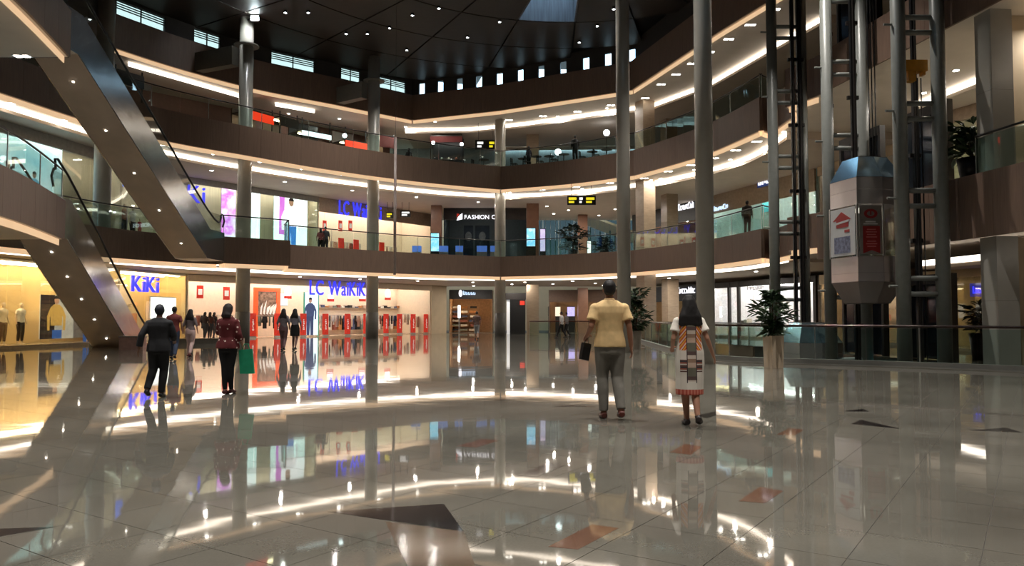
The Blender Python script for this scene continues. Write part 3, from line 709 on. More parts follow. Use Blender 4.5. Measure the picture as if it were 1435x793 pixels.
B().box(.22, .52, -.016, -.011, 2.36, 2.4).box(.16, .58, -.016, -.011, 2.30, 2.33).build('print_line', P('poster_white', (220, 215, 210), .5), p2)
B().plate([(.14, 2.25), (.64, 2.25), (.64, 1.45), (.39, 1.54), (.14, 1.45)], -.016, -.011).build('ribbon', M_cred, p2)
b = B()
for k in range(7): b.box(.26 - .03 * (k % 2), .52 + .03 * (k % 2), -.02, -.017, 2.14 - k * .075 - (.05 if k > 3 else 0), 2.165 - k * .075 - (.05 if k > 3 else 0))
b.build('print_lines', P('poster_rose', (200, 110, 105), .5), p2)
lift_car('grey lift car below floor level with a blue lit roof behind the railing', -3.3, -.55, 3.25)
# lift lobby frames on the wing
def lobby(lb, t0, z):
    fr = FR((11.75, 28.8), (13.05, 20.3)); o = fthing(fr, 'lift_portal', lb, 'lift door', t=t0, d=.25, z=z)
    B().box(0, .12, 0, .2, 0, 2.6).build('jamb', M_dark, o); B().box(2.3, 2.42, 0, .2, 0, 2.6).build('jamb', M_dark, o); B().box(.12, 2.3, 0, .2, 2.3, 2.6).build('lintel', M_dark, o)
    for k in range(2): B().box(.14 + k * 1.08, 1.2 + k * 1.08, .06, .1, 0.02, 2.3).build('door_leaf', P('dark_lift_glass', (30, 36, 44), .1, .3), o)
for z, n in ((0, 'ground'), (Z2, 'second'), (Z3, 'third')):
    lobby('dark glass lift doors of the far lift on the %s level' % n, .6, z); lobby('dark glass lift doors of the near lift on the %s level' % n, 3.8, z)
# ================================================================ shops
SA = FR((-21.3, 26.8), (-19.3, 38)); SB = FR((-19.3, 38), (-18.3, 43.5)); SC = FR((-18.3, 43.5), (-6.2, 59.5))
M_cream = P('cream_display_wall', (226, 196, 140), .6, var=.05, scale=1.5)
M_shopwall = P('pale_shop_wall', (232, 214, 190), .6, var=.04)
M_blue = E('blue_neon_letter', (58, 62, 255), 1.15)
M_slamp = E('shop_lamp_warm', (255, 226, 178), 26.0)
M_slampw = E('shop_lamp_white', (255, 246, 236), 11.0)
M_stone = P('shop_plinth_stone', (150, 138, 120), .2)
M_slampx = E('shop_lamp_strong', (255, 250, 246), 34.0)
def bay(fr, label, z0, z1, dep_, wall, lamp, npane, front=True, panes=True, hdr=0.0, hdrmat=None, floorm=None, lampd=.35, lampn=1, ceilm=None):
    o = fthing(fr, 'shop_unit', label, 'shop', z=0); Ln = fr.len
    B().box(0, Ln, dep_, dep_ + .1, z0, z1).build('back_wall', wall, o); B().box(0, .08, .1, dep_, z0, z1).build('side_wall', wall, o); B().box(Ln - .08, Ln, .1, dep_, z0, z1).build('side_wall', wall, o)
    B().box(.08, Ln - .08, 0, dep_, z0, z0 + (.12 if panes else .015)).build('plinth', floorm or M_stone, o)
    B().box(.08, Ln - .08, .08, dep_, z1 - .12, z1 - .02).build('shop_ceiling', ceilm or M_white, o)
    for k in range(lampn): 
        dd = lampd + k * (dep_ - lampd - .6) / max(1, lampn - 1) if lampn > 1 else lampd
        B().box(.3, Ln - .3, dd, dd + .16, z1 - .17, z1 - .125).build('lamp_strip', lamp, o)
    if hdr: B().box(0, Ln, 0, .12, z1 - hdr, z1).build('header', hdrmat or M_beige, o)
    if panes:
        for k in range(npane):
            a = Ln * k / npane; B().box(a + .01, a + Ln / npane - .01, 0, .015, z0 + .12, z1 - hdr).build('pane', M_clear, o)
    return o
bay(SA, 'warm yellow lit shop window display beside the lower escalator', 0, 3.72, 1.9, M_cream, M_slamp, 5, lampn=2)
bay(SB, 'cream lit shop window display behind the foot of the lower escalator', 0, 3.72, 1.9, M_cream, M_slamp, 3, lampn=2)
LC = bay(SC, 'brightly lit open clothing shop on the ground level behind the red pedestals', 0, 3.72, 3.7, M_shopwall, M_slampw, 0, panes=False, hdr=.4, hdrmat=M_shopwall, floorm=P('shop_floor', (214, 190, 160), .2), lampn=3, lampd=.8)
def px_rect(fr, x0, x1, y0, y1, d):
    a, _, zt = fr.loc(x0, y0, d); c, _, _ = fr.loc(x1, y0, d); _, _, zb = fr.loc((x0 + x1) / 2, y1, d); _, _, zt = fr.loc((x0 + x1) / 2, y0, d)
    return a, c, zb, zt
def strokes(n, a, c, z0, z1, y, mat, o):
    """illegible lettering: n separate glyph-like marks"""
    w_ = (c - a) / n; h_ = z1 - z0; rnd = random.Random(n * 13 + int(abs(a) * 10))
    for k in range(n):
        x = a + k * w_; b = B(); t = w_ * .24; hh = h_ * (1 if k == 0 else rnd.choice((.7, .75, 1)))
        b.box(x, x + t, y - .03, y, z0, z0 + hh)
        q = rnd.randrange(3)
        if q != 1: b.box(x + t, x + w_ * .78, y - .03, y, z0 + hh * .8, z0 + hh)
        if q != 2: b.box(x + t, x + w_ * .78, y - .03, y, z0, z0 + hh * .2)
        if q != 0: b.box(x + w_ * .55, x + w_ * .78, y - .03, y, z0 + hh * .2, z0 + hh * .8)
        b.build('letter', mat, o)
def sign(fr, word, x0, x1, y0, y1, label, mat=None, d=-.01, back=None, bold=.0):
    a, c, z0, z1 = px_rect(fr, x0, x1, y0, y1, d); o = fthing(fr, 'shop_sign', label, 'sign')
    if back: B().box(a - .15, c + .15, d, d + .06, z0 - .12, z1 + .12).build('backboard', back, o)
    if word[0] == '~': strokes(int(word[1:]), a, c, z0, z1, d - .02, mat or M_blue, o)
    else: letters(word, a, c, z0, z1, d - .02, .05, mat or M_blue, o, bold)
    return o
sign(SC, 'LC WaiKiKi', 434, 515, 393.5, 414, 'glowing blue LC Waikiki letters over the ground level shop entrance')
sign(SB, 'KiKi', 185, 222, 386, 409, 'glowing blue KIKI letters behind the lower escalator handrail')
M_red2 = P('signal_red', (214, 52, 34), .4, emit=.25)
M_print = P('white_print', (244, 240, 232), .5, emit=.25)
def pedestal(x, lb):
    t, d, _ = SC.loc(x, 450, .35); o = fthing(SC, 'security_pedestal', lb, 'security gate', 'red security pedestals', t=t, d=d, z=.016)
    B().box(-.24, .24, -.05, .05, 0, .1).build('foot', M_silver, o); B().box(-.22, .22, -.045, .045, .1, 1.5).build('panel', M_red2, o)
    b = B()
    for k in range(6): b.box(-.05 + .02 * (k % 2), .07 - .02 * (k % 3), -.052, -.046, .45 + k * .12, .53 + k * .12)
    b.build('print', M_print, o)
for x, w_ in ((354, 'at the left end of the shop front by the round column'), (389, 'between the two strolling women and the orange display'), (425, 'beside the poster of the figure in blue'), (456, 'left of the white printed shirt'), (487, 'under the middle of the blue letters'), (513, 'half hidden by the round column'), (541, 'first to the right of the round column'), (560, 'beside the striped black garment'), (579, 'second from the right end'), (597, 'last at the right end of the shop front')):
    pedestal(x, 'red security pedestal ' + w_)
def hang_card(fr, x, y0, y1, wpx, lb, d, zc, white=False, red_bottom=False):
    a, c, z0, z1 = px_rect(fr, x - wpx / 2, x + wpx / 2, y0, y1, d); o = fthing(fr, 'hanging_sign', lb, 'hanging sign', 'sale cards hung in the shop')
    if white:
        m = (a + c) / 2; r = (c - a) / 2; b = B().plate([(m + r * math.cos(k * math.pi / 9), (z0 + z1) / 2 + (z1 - z0) / 2 * math.sin(k * math.pi / 9)) for k in range(18)], d - .02, d + .02); b.build('card', E('white_sale_card', (255, 250, 245), 1.2), o)
        B().box(a - .03, c + .03, d - .03, d + .03, z0 - .12, z0 + .06).build('red_band', M_red2, o)
    else:
        B().box(a, c, d - .02, d + .02, z0, z1).build('card', M_red2, o); w_ = c - a; hh = z1 - z0; B().box(a + w_ * .18, c - w_ * .18, d - .026, d - .021, z0 + hh * .28, z0 + hh * .72).build('print', M_print, o)
    B().tube([((a + c) / 2, d, z1), ((a + c) / 2, d, zc)], .012, 6).build('cord', M_silver, o)
for x, y0, y1, wd, wh, lb in ((280.5, 400, 418, 9, 0, 'red sale card hung over the walking group'), (317.5, 402, 420, 9, 0, 'red sale card hung beside the round column'), (403.5, 402, 416, 9, 1, 'white oval sale card over the two strolling women'), (463.5, 412, 420, 8, 1, 'white oval sale card under the C of the blue letters'), (508, 412, 420, 8, 1, 'white oval sale card under the last blue letters'), (543.5, 405, 418, 7, 1, 'white oval sale card right of the round column')):
    hang_card(SC, x, y0, y1, wd, lb, 1.2, 3.6, wh)
# clothes and racks
GC = [P('garment_%d' % i, c, .85, var=.2, scale=14) for i, c in enumerate([(44, 42, 46), (120, 128, 118), (206, 196, 182), (150, 90, 74), (70, 80, 110), (232, 226, 216), (176, 120, 70), (28, 28, 30), (190, 160, 140)])]
gm = {}
def garment(fr, t, d, z, m, k, label, sc_=1.0, turn=0.0):
    key = (m.name, k % 2)
    if key not in gm:
        L_ = .62 if k % 2 else .78
        b = B().plate([(-.2, -L_), (.2, -L_), (.19, -.25), (.27, -.42), (.36, -.36), (.25, -.01), (.08, 0), (-.08, 0), (-.25, -.01), (-.36, -.36), (-.27, -.42), (-.19, -.25)], -.04, .04); gm[key] = b.mesh('garment', m)
    o = put('garment', gm[key], None, fr.pt(t, d, z), fr.rz + turn); o.scale = (sc_, 1, sc_); tag(o, label, 'garment', 'clothes on the shop rails')
M_rackm = P('rack_metal', (180, 178, 172), .3, .8)
RN = 0
def rack(fr, x, y, d, w_, hgt, zf, label, where, seq):
    t, _, _ = fr.loc(x, y, d); o = fthing(fr, 'clothes_rack', label, 'clothes rack', t=t, d=d, z=zf)
    for s in (-1, 1): B().tube([(s * w_ / 2, 0, .0), (s * w_ / 2, 0, hgt)], .02, 8).build('upright', M_rackm, o); B().box(s * w_ / 2 - .03, s * w_ / 2 + .03, -.25, .25, 0, .03).build('foot', M_rackm, o)
    B().tube([(-w_ / 2, 0, hgt), (w_ / 2, 0, hgt)], .018, 8).build('rail', M_rackm, o)
    n = len(seq)
    for k, g in enumerate(seq): garment(fr, t - w_ / 2 + w_ * (k + .5) / n, d - .02, zf + hgt - .03, GC[g], k, '%s garment, %s on the %s' % (['black', 'sage green', 'cream', 'rust', 'blue grey', 'white', 'tan', 'jet black', 'rose beige'][g], ['first', 'second', 'third', 'fourth', 'fifth', 'sixth', 'seventh', 'eighth'][k], where), 1, .9 - .2 * (k % 3))
rack(SC, 374, 460, 1.3, 2.2, 1.35, .016, 'clothes rack in front of the orange display', 'rack by the orange display', [0, 1, 7, 1, 0, 5])
rack(SC, 448, 460, 1.5, 1.2, 1.35, .016, 'clothes rack beside the blue figure poster', 'rack beside the blue figure poster', [3, 8, 2, 3])
rack(SC, 472, 460, 1.2, 1.6, 1.4, .016, 'clothes rack with a white printed shirt in front', 'rack with the white printed shirt', [7, 5, 2, 7, 4])
rack(SC, 502, 460, 1.6, 1.5, 1.4, .016, 'clothes rack left of the round column before the blue letters', 'rack left of the round column', [2, 0, 8, 5, 0])
rack(SC, 535, 460, 1.3, 1.3, 1.4, .016, 'clothes rack just right of the round column', 'rack just right of the column', [6, 3, 0, 4])
rack(SC, 551, 460, 1.4, 1.3, 1.4, .016, 'clothes rack with dark striped garments near the striped shirt', 'rack of dark striped garments', [0, 7, 4, 0])
rack(SC, 569, 460, 1.4, 1.2, 1.5, .016, 'clothes rack of pale garments near the right end of the shop', 'rack of pale garments', [5, 8, 2, 5])
rack(SC, 581, 462, 1.2, .9, 1.3, .016, 'short clothes rack at the right end of the shop', 'short right rack', [2, 5, 8])
rack(SC, 285, 462, 2.0, 1.8, 1.4, .016, 'clothes rack behind the trio at the left end of the shop', 'rack behind the trio', [7, 3, 0, 2, 6])
rack(SC, 322, 462, 2.4, 1.8, 1.4, .016, 'clothes rack left of the round column by the escalator', 'rack by the escalator column', [5, 8, 0, 5, 2])
for k, (x, d) in enumerate(((452, 3.5), (480, 3.5), (505, 3.5), (540, 3.5), (563, 3.5))):
    t, _, _ = SC.loc(x, 450, d); o = fthing(SC, 'wall_shelf', '%s high wall shelf of folded clothes at the shop rear' % ['first', 'second', 'third', 'fourth', 'fifth'][k], 'shelf', t=t, d=d, z=0)
    B().box(-1, 1, -.1, .18, 1.95, 1.99).build('board', M_rackm, o); B().box(-1, 1, -.1, .18, 1.2, 1.24).build('board', M_rackm, o)
    for j in range(5): B().box(-.9 + j * .37, -.62 + j * .37, -.08, .15, 1.99, 2.08 + .05 * ((j + k) % 3)).build('folded_pile', GC[(j * 2 + k) % 9], o)
    for j in range(4): B().box(-.9 + j * .45, -.6 + j * .45, -.1, .1, .35, 1.15).build('hanging_row', GC[(j * 3 + k + 2) % 9], o)
# orange display block with white flame graphic, screen and figure poster
a, c, z0, z1 = px_rect(SC, 362, 388, 411, 440, 2.2); o = fthing(SC, 'graphic_display', 'orange display frame with a white flame graphic inside the shop', 'display')
M_or = P('orange_display', (236, 92, 40), .4, emit=.35)
B().box(a - .3, a, 2.2, 2.3, .02, 3.2).box(c, c + .3, 2.2, 2.3, .02, 3.2).box(a, c, 2.2, 2.3, 2.95, 3.2).build('frame', M_or, o); B().box(a, c, 2.26, 2.3, 1.3, 2.95).build('panel', P('display_photo', (150, 120, 100), .5, var=.6, scale=6), o)
b = B(); w_ = c - a
for k in range(5): x = a + w_ * (.12 + .17 * k); b.plate([(x, 1.5), (x + .12, 1.45), (x + .2 + .06 * k, 2.2 + .2 * math.sin(k * 2)), (x + .05, 1.9)], 2.235, 2.25)
b.build('flame_graphic', M_print, o)
a, c, z0, z1 = px_rect(SC, 389, 403, 411, 428, 2.4); o = fthing(SC, 'screen', 'white glowing screen beside the orange display', 'screen'); B().box(a, c, 2.4, 2.45, z0, z1).build('panel', E('screen_white', (255, 252, 248), 1.6), o); B().box(a - .04, c + .04, 2.45, 2.5, z0 - .04, z1 + .04).build('bezel', M_black, o)
def flat_fig(fr, o, cx, z0, hgt, d, top_, bot_, skin, arms=True):
    H = hgt; P_ = lambda pts: [(cx + x * H, z0 + z * H) for x, z in pts]
    if bot_: B().plate(P_([(-.11, 0), (-.015, 0), (0, .42), (.015, 0), (.11, 0), (.12, .52), (-.12, .52)]), d - .012, d - .006).build('print_legs', bot_, o)
    B().plate(P_([(-.125, .5), (.125, .5), (.14, .8), (.06, .86), (-.06, .86), (-.14, .8)]), d - .018, d - .012).build('print_top', top_, o)
    if arms: B().plate(P_([(-.14, .8), (-.21, .66), (-.2, .42), (-.15, .42), (-.15, .64), (-.1, .72)]), d - .022, d - .018).build('print_arm', top_, o); B().plate(P_([(.14, .8), (.21, .66), (.2, .42), (.15, .42), (.15, .64), (.1, .72)]), d - .022, d - .018).build('print_arm', top_, o)
    r = .062 * H; B().plate([(cx + r * .85 * math.cos(k * math.pi / 8), z0 + .93 * H + r * 1.15 * math.sin(k * math.pi / 8)) for k in range(16)], d - .024, d - .018).build('print_head', skin, o)
    B().plate([(cx + r * .95 * math.cos(k * math.pi / 8), z0 + .955 * H + r * .95 * math.sin(k * math.pi / 8)) for k in range(0, 9)], d - .028, d - .024).build('print_hair', P('print_hair', (40, 30, 26), .6), o)
pm = lambda n, c, s=.5: P('print_' + n, c, .5, emit=s, var=.1)
skinp = pm('skin', (196, 150, 120))
a, c, z0, z1 = px_rect(SC, 427, 446, 410, 468, .5); o = fthing(SC, 'poster', 'lit poster of a figure in dark blue clothes under the blue letters', 'poster')
B().box(a, c, .5, .54, .1, z1).build('sheet', E('lightbox_pale', (226, 246, 246), 1.1), o); B().box(a - .05, a, .46, .56, .02, z1 + .03).box(c, c + .05, .46, .56, .02, z1 + .03).build('frame', pm('green', (70, 160, 130), .3), o); flat_fig(SC, o, (a + c) / 2 - .1, .1, z1 - .45, .5, pm('navy', (70, 84, 122)), pm('navy2', (62, 74, 112)), skinp)
a, c, z0, z1 = px_rect(SB, 214, 247, 417, 446, .4); o = fthing(SB, 'light_box', 'white glowing light box behind the escalator handrail', 'light box'); B().box(a, c, .4, .5, z0, z1).build('panel', E('lightbox_white', (255, 252, 246), 2.2), o); B().box(a - .05, c + .05, .5, .56, z0 - .05, z1 + .05).build('frame', M_silver, o)
# big photo poster in the yellow window
a, c, z0, z1 = px_rect(SA, 57, 104, 413.5, 474.5, 1.2); o = fthing(SA, 'poster', 'large photo poster of a man in a yellow sweater and blue jeans', 'poster')
B().box(a, c, 1.2, 1.24, z0, z1).build('sheet', pm('pale', (206, 208, 204), .35), o); B().box(a, a + (c - a) * .42, 1.19, 1.2, z0, z1).build('print_dark', pm('darkbrown', (46, 32, 30), .2), o)
for k in range(5): B().box(a + .05, a + (c - a) * .38, 1.186, 1.19, z0 + .2 + k * .36, z0 + .3 + k * .36).build('print_plank', pm('plank', (70, 50, 44), .2), o)
hh = (z1 - z0) * 1.35; flat_fig(SA, o, a + (c - a) * .46, z1 - hh * 1.0 - .05, hh, 1.2 - .01, pm('mustard', (216, 176, 92), .4), None, skinp)
B().box(a + (c - a) * .34, a + (c - a) * .62, 1.16, 1.165, z0 + .01, z0 + (z1 - z0) * .2).build('print_jeans', pm('jeans', (52, 104, 190), .4), o)
a, c, z0, z1 = px_rect(SA, 105, 138, 413.5, 472.5, 1.2); o = fthing(SA, 'poster', 'photo poster with jeans and a yellow top partly behind the column', 'poster')
B().box(a, c, 1.2, 1.24, z0, z1).build('sheet', pm('grey', (120, 116, 116), .3), o); flat_fig(SA, o, a + .85, z0 - .2, (z1 - z0) * 1.2, 1.19, pm('mustard', (216, 176, 92), .4), pm('jeans', (52, 104, 190), .4), skinp)
# ---------------------------------------------------------------- second level shops
zz = Z2; zc2 = Z3b - .36
bay(SA, 'second level shop window with a huge teal picture behind the lower landing', Z2, zc2, 1.6, P('cream_curtain', (222, 214, 184), .8, var=.14, scale=5, stretch=(6, 6, .05)), M_slampw, 5, hdr=.5, hdrmat=P('vent_bulkhead', (150, 146, 142), .6))
bay(SB, 'cream second level shop window with blue hanging panels', Z2, zc2, 2.2, P('cream_shop', (216, 208, 178), .7), M_slampw, 3, hdr=.5, hdrmat=P('vent_bulkhead', (150, 146, 142), .6))
tS = SC.loc(447, 300)[0]
SC1 = FR(SC.pt(0, 0)[:2], SC.pt(tS, 0)[:2]); SC2 = FR(SC.pt(tS, 0)[:2], SC.pt(SC.len, 0)[:2])
bay(SC1, 'second level shop window of bright pictures and curtains', Z2, zc2, .9, P('cream_curtain', (222, 214, 184), .8), M_slampw, 6, hdr=.35, hdrmat=P('vent_bulkhead', (150, 146, 142), .6), lampd=.3)
bay(SC2, 'warm lit open second level clothing shop under the blue letters', Z2, zc2, 3.2, M_shopwall, M_slampw, 0, panes=False, hdr=.95, hdrmat=P('header_taupe', (170, 150, 132), .6), floorm=P('shop_floor', (214, 190, 160), .2), lampn=3, lampd=.9)
sign(SC2, 'LC WaiKiKi', 475, 534, 284, 304, 'glowing blue LC Waikiki letters over the second level shop')
sign(SC1, 'Ki', 263, 287, 259, 284, 'glowing blue letters seen through the upper escalator balustrade')
def picture(fr, x0, x1, y0, y1, d, label, m, zmin=None):
    a, c, z0, z1 = px_rect(fr, x0, x1, y0, y1, d)
    if zmin: z0 = zmin
    o = fthing(fr, 'lit_picture', label, 'picture'); B().box(a, c, d, d + .05, z0, z1).build('panel', m, o); B().box(a - .04, c + .04, d + .05, d + .08, z0 - .04, z1 + .04).build('frame', M_silver, o); return o, a, c, z0, z1
def cloudpic(name, cols_, s, scale):
    m = P(name, (255, 255, 255), .5, emit=s, var=0); nt = m.node_tree; N = nt.nodes
    r = [n for n in N if n.type == 'VALTORGB'][0]; nz = [n for n in N if n.type == 'TEX_NOISE'][0]; nz.inputs['Scale'].default_value = scale
    e = r.color_ramp.elements
    while len(e) < len(cols_): e.new(.5)
    for k, cc_ in enumerate(cols_): e[k].position = .25 + .5 * k / (len(cols_) - 1); e[k].color = (*lin(cc_), 1)
    return m
o, a, c, z0, z1 = picture(SA, -40, 88, 187, 300, .5, 'huge lit teal and white picture in the window behind the lower landing', cloudpic('teal_picture', [(90, 205, 225), (235, 250, 250), (190, 235, 240), (40, 180, 215)], 1.25, .45), Z2 + .35)
flat_fig(SA, o, c - 3.0, Z2 + .36, 2.2, .49, pm('white', (235, 240, 245), .8), pm('blue', (60, 90, 220), .8), skinp); flat_fig(SA, o, c - 1.6, Z2 + .36, 2.0, .49, pm('bluegrey', (120, 190, 220), .8), pm('blue', (60, 90, 220), .8), skinp); flat_fig(SA, o, c - 4.2, Z2 + .2, 1.5, .48, pm('pinky', (240, 190, 190), .8), pm('teal', (60, 200, 210), .8), skinp)
for x0, x1, y0, y1, k in ((155, 166, 232, 262, 'first'), (170, 182, 238, 262, 'second')):
    a, c, z0, z1 = px_rect(SB if x0 > 169 else SA, x0, x1, y0, y1, .8); o = fthing(SB if x0 > 169 else SA, 'banner', '%s blue hanging panel in the cream second level window' % k, 'panel', 'blue hanging panels')
    B().box(a, c, .8, .84, z0, z1).build('sheet', E('blue_panel', (50, 110, 240), .9), o); B().tube([((a + c) / 2, .82, z1), ((a + c) / 2, .82, zc2 - .12)], .012, 6).build('cord', M_silver, o)
picture(SC1, 312, 331, 243, 330, .3, 'tall magenta and white lit picture beside the round column', cloudpic('magenta_picture', [(240, 230, 250), (215, 110, 225), (250, 245, 255), (200, 90, 210)], 1.3, .9), Z2 + .14)
picture(SC1, 350, 365, 256, 330, .3, 'narrow white glowing picture right of the round column', cloudpic('white_picture', [(255, 255, 255), (225, 250, 245), (255, 255, 255)], 1.5, .6), Z2 + .14)
o, a, c, z0, z1 = picture(SC1, 385, 431, 266, 345, .3, 'large white lit picture of a girl in white with a magenta streak', cloudpic('girl_picture', [(255, 255, 255), (240, 255, 252), (210, 245, 240)], 1.3, .5), Z2 + .14)
B().box(a + .35, a + .75, .285, .295, z0 + 1.2, z1 - .05).build('print_streak', pm('magenta', (220, 120, 225), .9), o); flat_fig(SC1, o, a + 1.25, z0, (z1 - z0) * .86, .29, pm('whitecloth', (245, 245, 250), .9), pm('jeansblue', (60, 130, 210), .8), skinp)
for x, lb in ((455, 'beside the two second level shoppers'), (477, 'under the L of the second level letters'), (491, 'under the W of the second level letters')):
    hang_card(SC2, x, 309, 324, 5, 'red sale card hung ' + lb, .8, zc2 - .12)
for x, lb in ((478, 'left of the pair on the second level shop floor'), (499, 'beside the round column on the second level'), (535, 'right of the round column on the second level')):
    t, _, _ = SC2.loc(x, 345, .4); o = fthing(SC2, 'security_pedestal', 'red security pedestal ' + lb, 'security gate', 'red security pedestals', t=t, d=.4, z=Z2 + .016); B().box(-.24, .24, -.05, .05, 0, .1).build('foot', M_silver, o); B().box(-.22, .22, -.045, .045, .1, 1.5).build('panel', M_red2, o)
rack(SC2, 470, 345, 1.6, 1.8, 1.35, Z2 + .016, 'clothes rack behind the second level shoppers', 'rack behind the second level shoppers', [5, 2, 8, 5, 2])
rack(SC2, 492, 345, 1.4, 1.8, 1.35, Z2 + .016, 'clothes rack between the second level pedestals', 'rack between the second level pedestals', [6, 2, 3, 5, 2])
rack(SC2, 545, 345, 1.4, 1.6, 1.35, Z2 + .016, 'clothes rack right of the column on the second level', 'second level rack right of the column', [2, 8, 5, 8])
# ---------------------------------------------------------------- far shops, second level
F2 = FR((-5.0, 56), (1.2, 56))
M_smoke = P('dark_shop_glass', (44, 50, 60), .12, var=.3, scale=2)
o = bay(F2, 'dark glass fronted shop with a white lettered black sign on the second level', Z2, zc2, 4, P('dark_teal_wall', (62, 74, 82), .5), M_slampw, 4, hdr=.85, hdrmat=M_dark, lampd=.6)
sign(F2, 'FASHION CH', 651, 700, 301, 307, 'white FASHION letters on the black shop header of the second level', E('white_letter', (245, 245, 255), 1.3), -.01)
a, c, z0, z1 = px_rect(F2, 640, 648, 299, 309, -.01); o = fthing(F2, 'logo', 'small red and white emblem left of the white letters on the black header', 'logo'); B().plate([(a, z0), (c, z0 + .1), (c, z1), (c - .15, z1 - .1), (a + .1, z0 + .25)], -.1, -.01).build('emblem_shape', E('white_letter', (245, 245, 255), 1.3), o); B().plate([(a, z0 + .2), (a + .2, z1 - .05), (a, z1)], -.056, -.05).build('emblem_tip', M_red2, o)
for x0, x1, m, lb in ((650, 663, M_smoke, 'dark portrait panel in the glass shop left of its lamp'), (666, 686, M_smoke, 'dark portrait panel in the glass shop beneath its letters')):
    a, c, z0, z1 = px_rect(F2, x0, x1, 316, 345, .6); o = fthing(F2, 'portrait_board', lb, 'panel'); B().box(a, c, .6, .66, Z2 + .13, z1).build('sheet', m, o); B().plate([((a + c) / 2 + .25 * math.cos(k * .5236), z1 - .8 + .35 * math.sin(k * .5236)) for k in range(12)], .585, .6).build('print_face', P('grey_portrait', (92, 94, 100), .6, var=.3), o)
def kiosk_screen(x0, x1, y0, y1, Y, label, m, zf):
    A, C_ = at(x0, y0, Y), at(x1, y1, Y); o = thing('screen_totem', label, 'screen', ((A.x + C_.x) / 2, Y, zf)); w_ = (C_.x - A.x) / 2
    B().box(-w_ - .04, w_ + .04, 0, .12, 0, A.z - zf + .05).build('body', M_black, o); B().box(-w_, w_, -.015, 0, C_.z - zf, A.z - zf).build('display', m, o)
scr = lambda n, cs, s=1.1: cloudpic('screen_' + n, cs, s, 1.6)
kiosk_screen(604, 615, 327, 352, 54.4, 'upright screen showing a blue and white page by the brown pillar', scr('a', [(240, 250, 255), (120, 205, 240), (250, 250, 252)]), Z2)
kiosk_screen(738, 750, 320, 345, 53.6, 'upright white and blue screen on the middle brown pillar', scr('b', [(245, 250, 255), (110, 200, 240), (250, 250, 252)]), Z2)
kiosk_screen(757, 764, 321, 352, 55, 'narrow pale violet screen right of the middle brown pillar', scr('c', [(225, 215, 245), (200, 190, 235), (240, 235, 250)], .8), Z2)
kiosk_screen(823, 828, 338, 355, 53, 'narrow white sign beside the dark second level plants', E('white_sign', (250, 250, 245), 1.1), Z2)
for k, (x0, x1, lb) in enumerate(((578, 588, 'leftmost'), (616, 626, 'beside the brown pillar'), (639, 647, 'before the dark glass shop'), (669, 681, 'under the portrait panels'), (688, 698, 'beside the far bend column'))):
    A, C_ = at(x0, 346, 52.4), at(x1, 357, 52.4); o = thing('display_counter', 'small blue glowing display counter on the second level, ' + lb, 'counter', ((A.x + C_.x) / 2, 52.6, Z2), group='blue display counters'); w_ = (C_.x - A.x) / 2 + .05
    B().box(-w_, w_, 0, .5, 0, .55).build('base', M_silver, o); B().box(-w_, w_, 0, .5, .55, A.z - Z2 + .1).build('glass_case', E('blue_case', (90, 130, 225), .35), o)
def hsign(x0, x1, y0, y1, Y, label, zc, marks):
    A, C_ = at(x0, y0, Y), at(x1, y1, Y); o = thing('direction_sign', label, 'sign', (A.x, Y, C_.z)); w_, hh = C_.x - A.x, A.z - C_.z
    B().box(0, w_, 0, .12, 0, hh).build('box', M_black, o)
    for q0, q1, m in marks: B().box(w_ * q0, w_ * q1, -.012, 0, hh * .55, hh * .8).build('text_bar', m, o); B().box(w_ * q0, w_ * (q0 * .3 + q1 * .7), -.012, 0, hh * .2, hh * .42).build('text_bar', m, o)
    for q in (.15, .85): B().tube([(w_ * q, .06, hh), (w_ * q, .06, zc - C_.z)], .015, 6).build('hanger', M_black, o)
ye = E('sign_yellow', (235, 220, 40), .8); wh = E('sign_white', (245, 245, 245), .9)
hsign(795, 835, 274, 287, 47.6, 'black hanging direction sign with yellow writing over the far second level', Z3b, ((.05, .32, ye), (.42, .54, wh), (.66, .95, ye)))
hsign(541, 551, 297, 306, 53, 'small black hanging sign with yellow writing right of the blue letters', zc2, ((.1, .8, ye),))
hsign(561, 575, 295, 304, 53, 'small black hanging sign with white writing right of the blue letters', zc2, ((.15, .9, wh),))
hsign(666, 694, 165 + 31, 212 - 3, 52, 'black hanging direction sign in the third level food court', Z4b, ((.1, .4, wh), (.7, .95, ye)))
# cream vault and hanging strands before the far glazing
o = struct('ceiling_vault', 'cream lit sloping ceiling beyond the second level', 'ceiling')
B().add([(4.5, 66.3, 10.8), (14, 66.3, 7.2), (14, 72, 7.2), (4.5, 72, 10.8), (4.5, 66.3, 11), (14, 66.3, 7.4), (14, 72, 7.4), (4.5, 72, 11)], [(0, 1, 2, 3), (7, 6, 5, 4), (0, 4, 5, 1), (1, 5, 6, 2), (2, 6, 7, 3), (3, 7, 4, 0)]).build('ceiling_board', P('cream_vault', (230, 220, 190), .6), o)
st = P('teal_strand', (70, 120, 124), .4, var=.3)
for k in range(26):
    x = 2.0 + k * .42; z0 = 6.0 + 1.6 * random.random()
    o = thing('hanging_strand', 'thin teal glass strand hanging before the far glazing', 'ornament', (x, 65, 0), group='teal hanging strands'); B().tube([(0, 0, z0), (0, 0, 9.6)], .012, 5).build('wire', M_silver, o); B().tube([(0, 0, z0), (0, 0, z0 + 1.2 + random.random())], .06, 6).build('glass_drop', st, o)
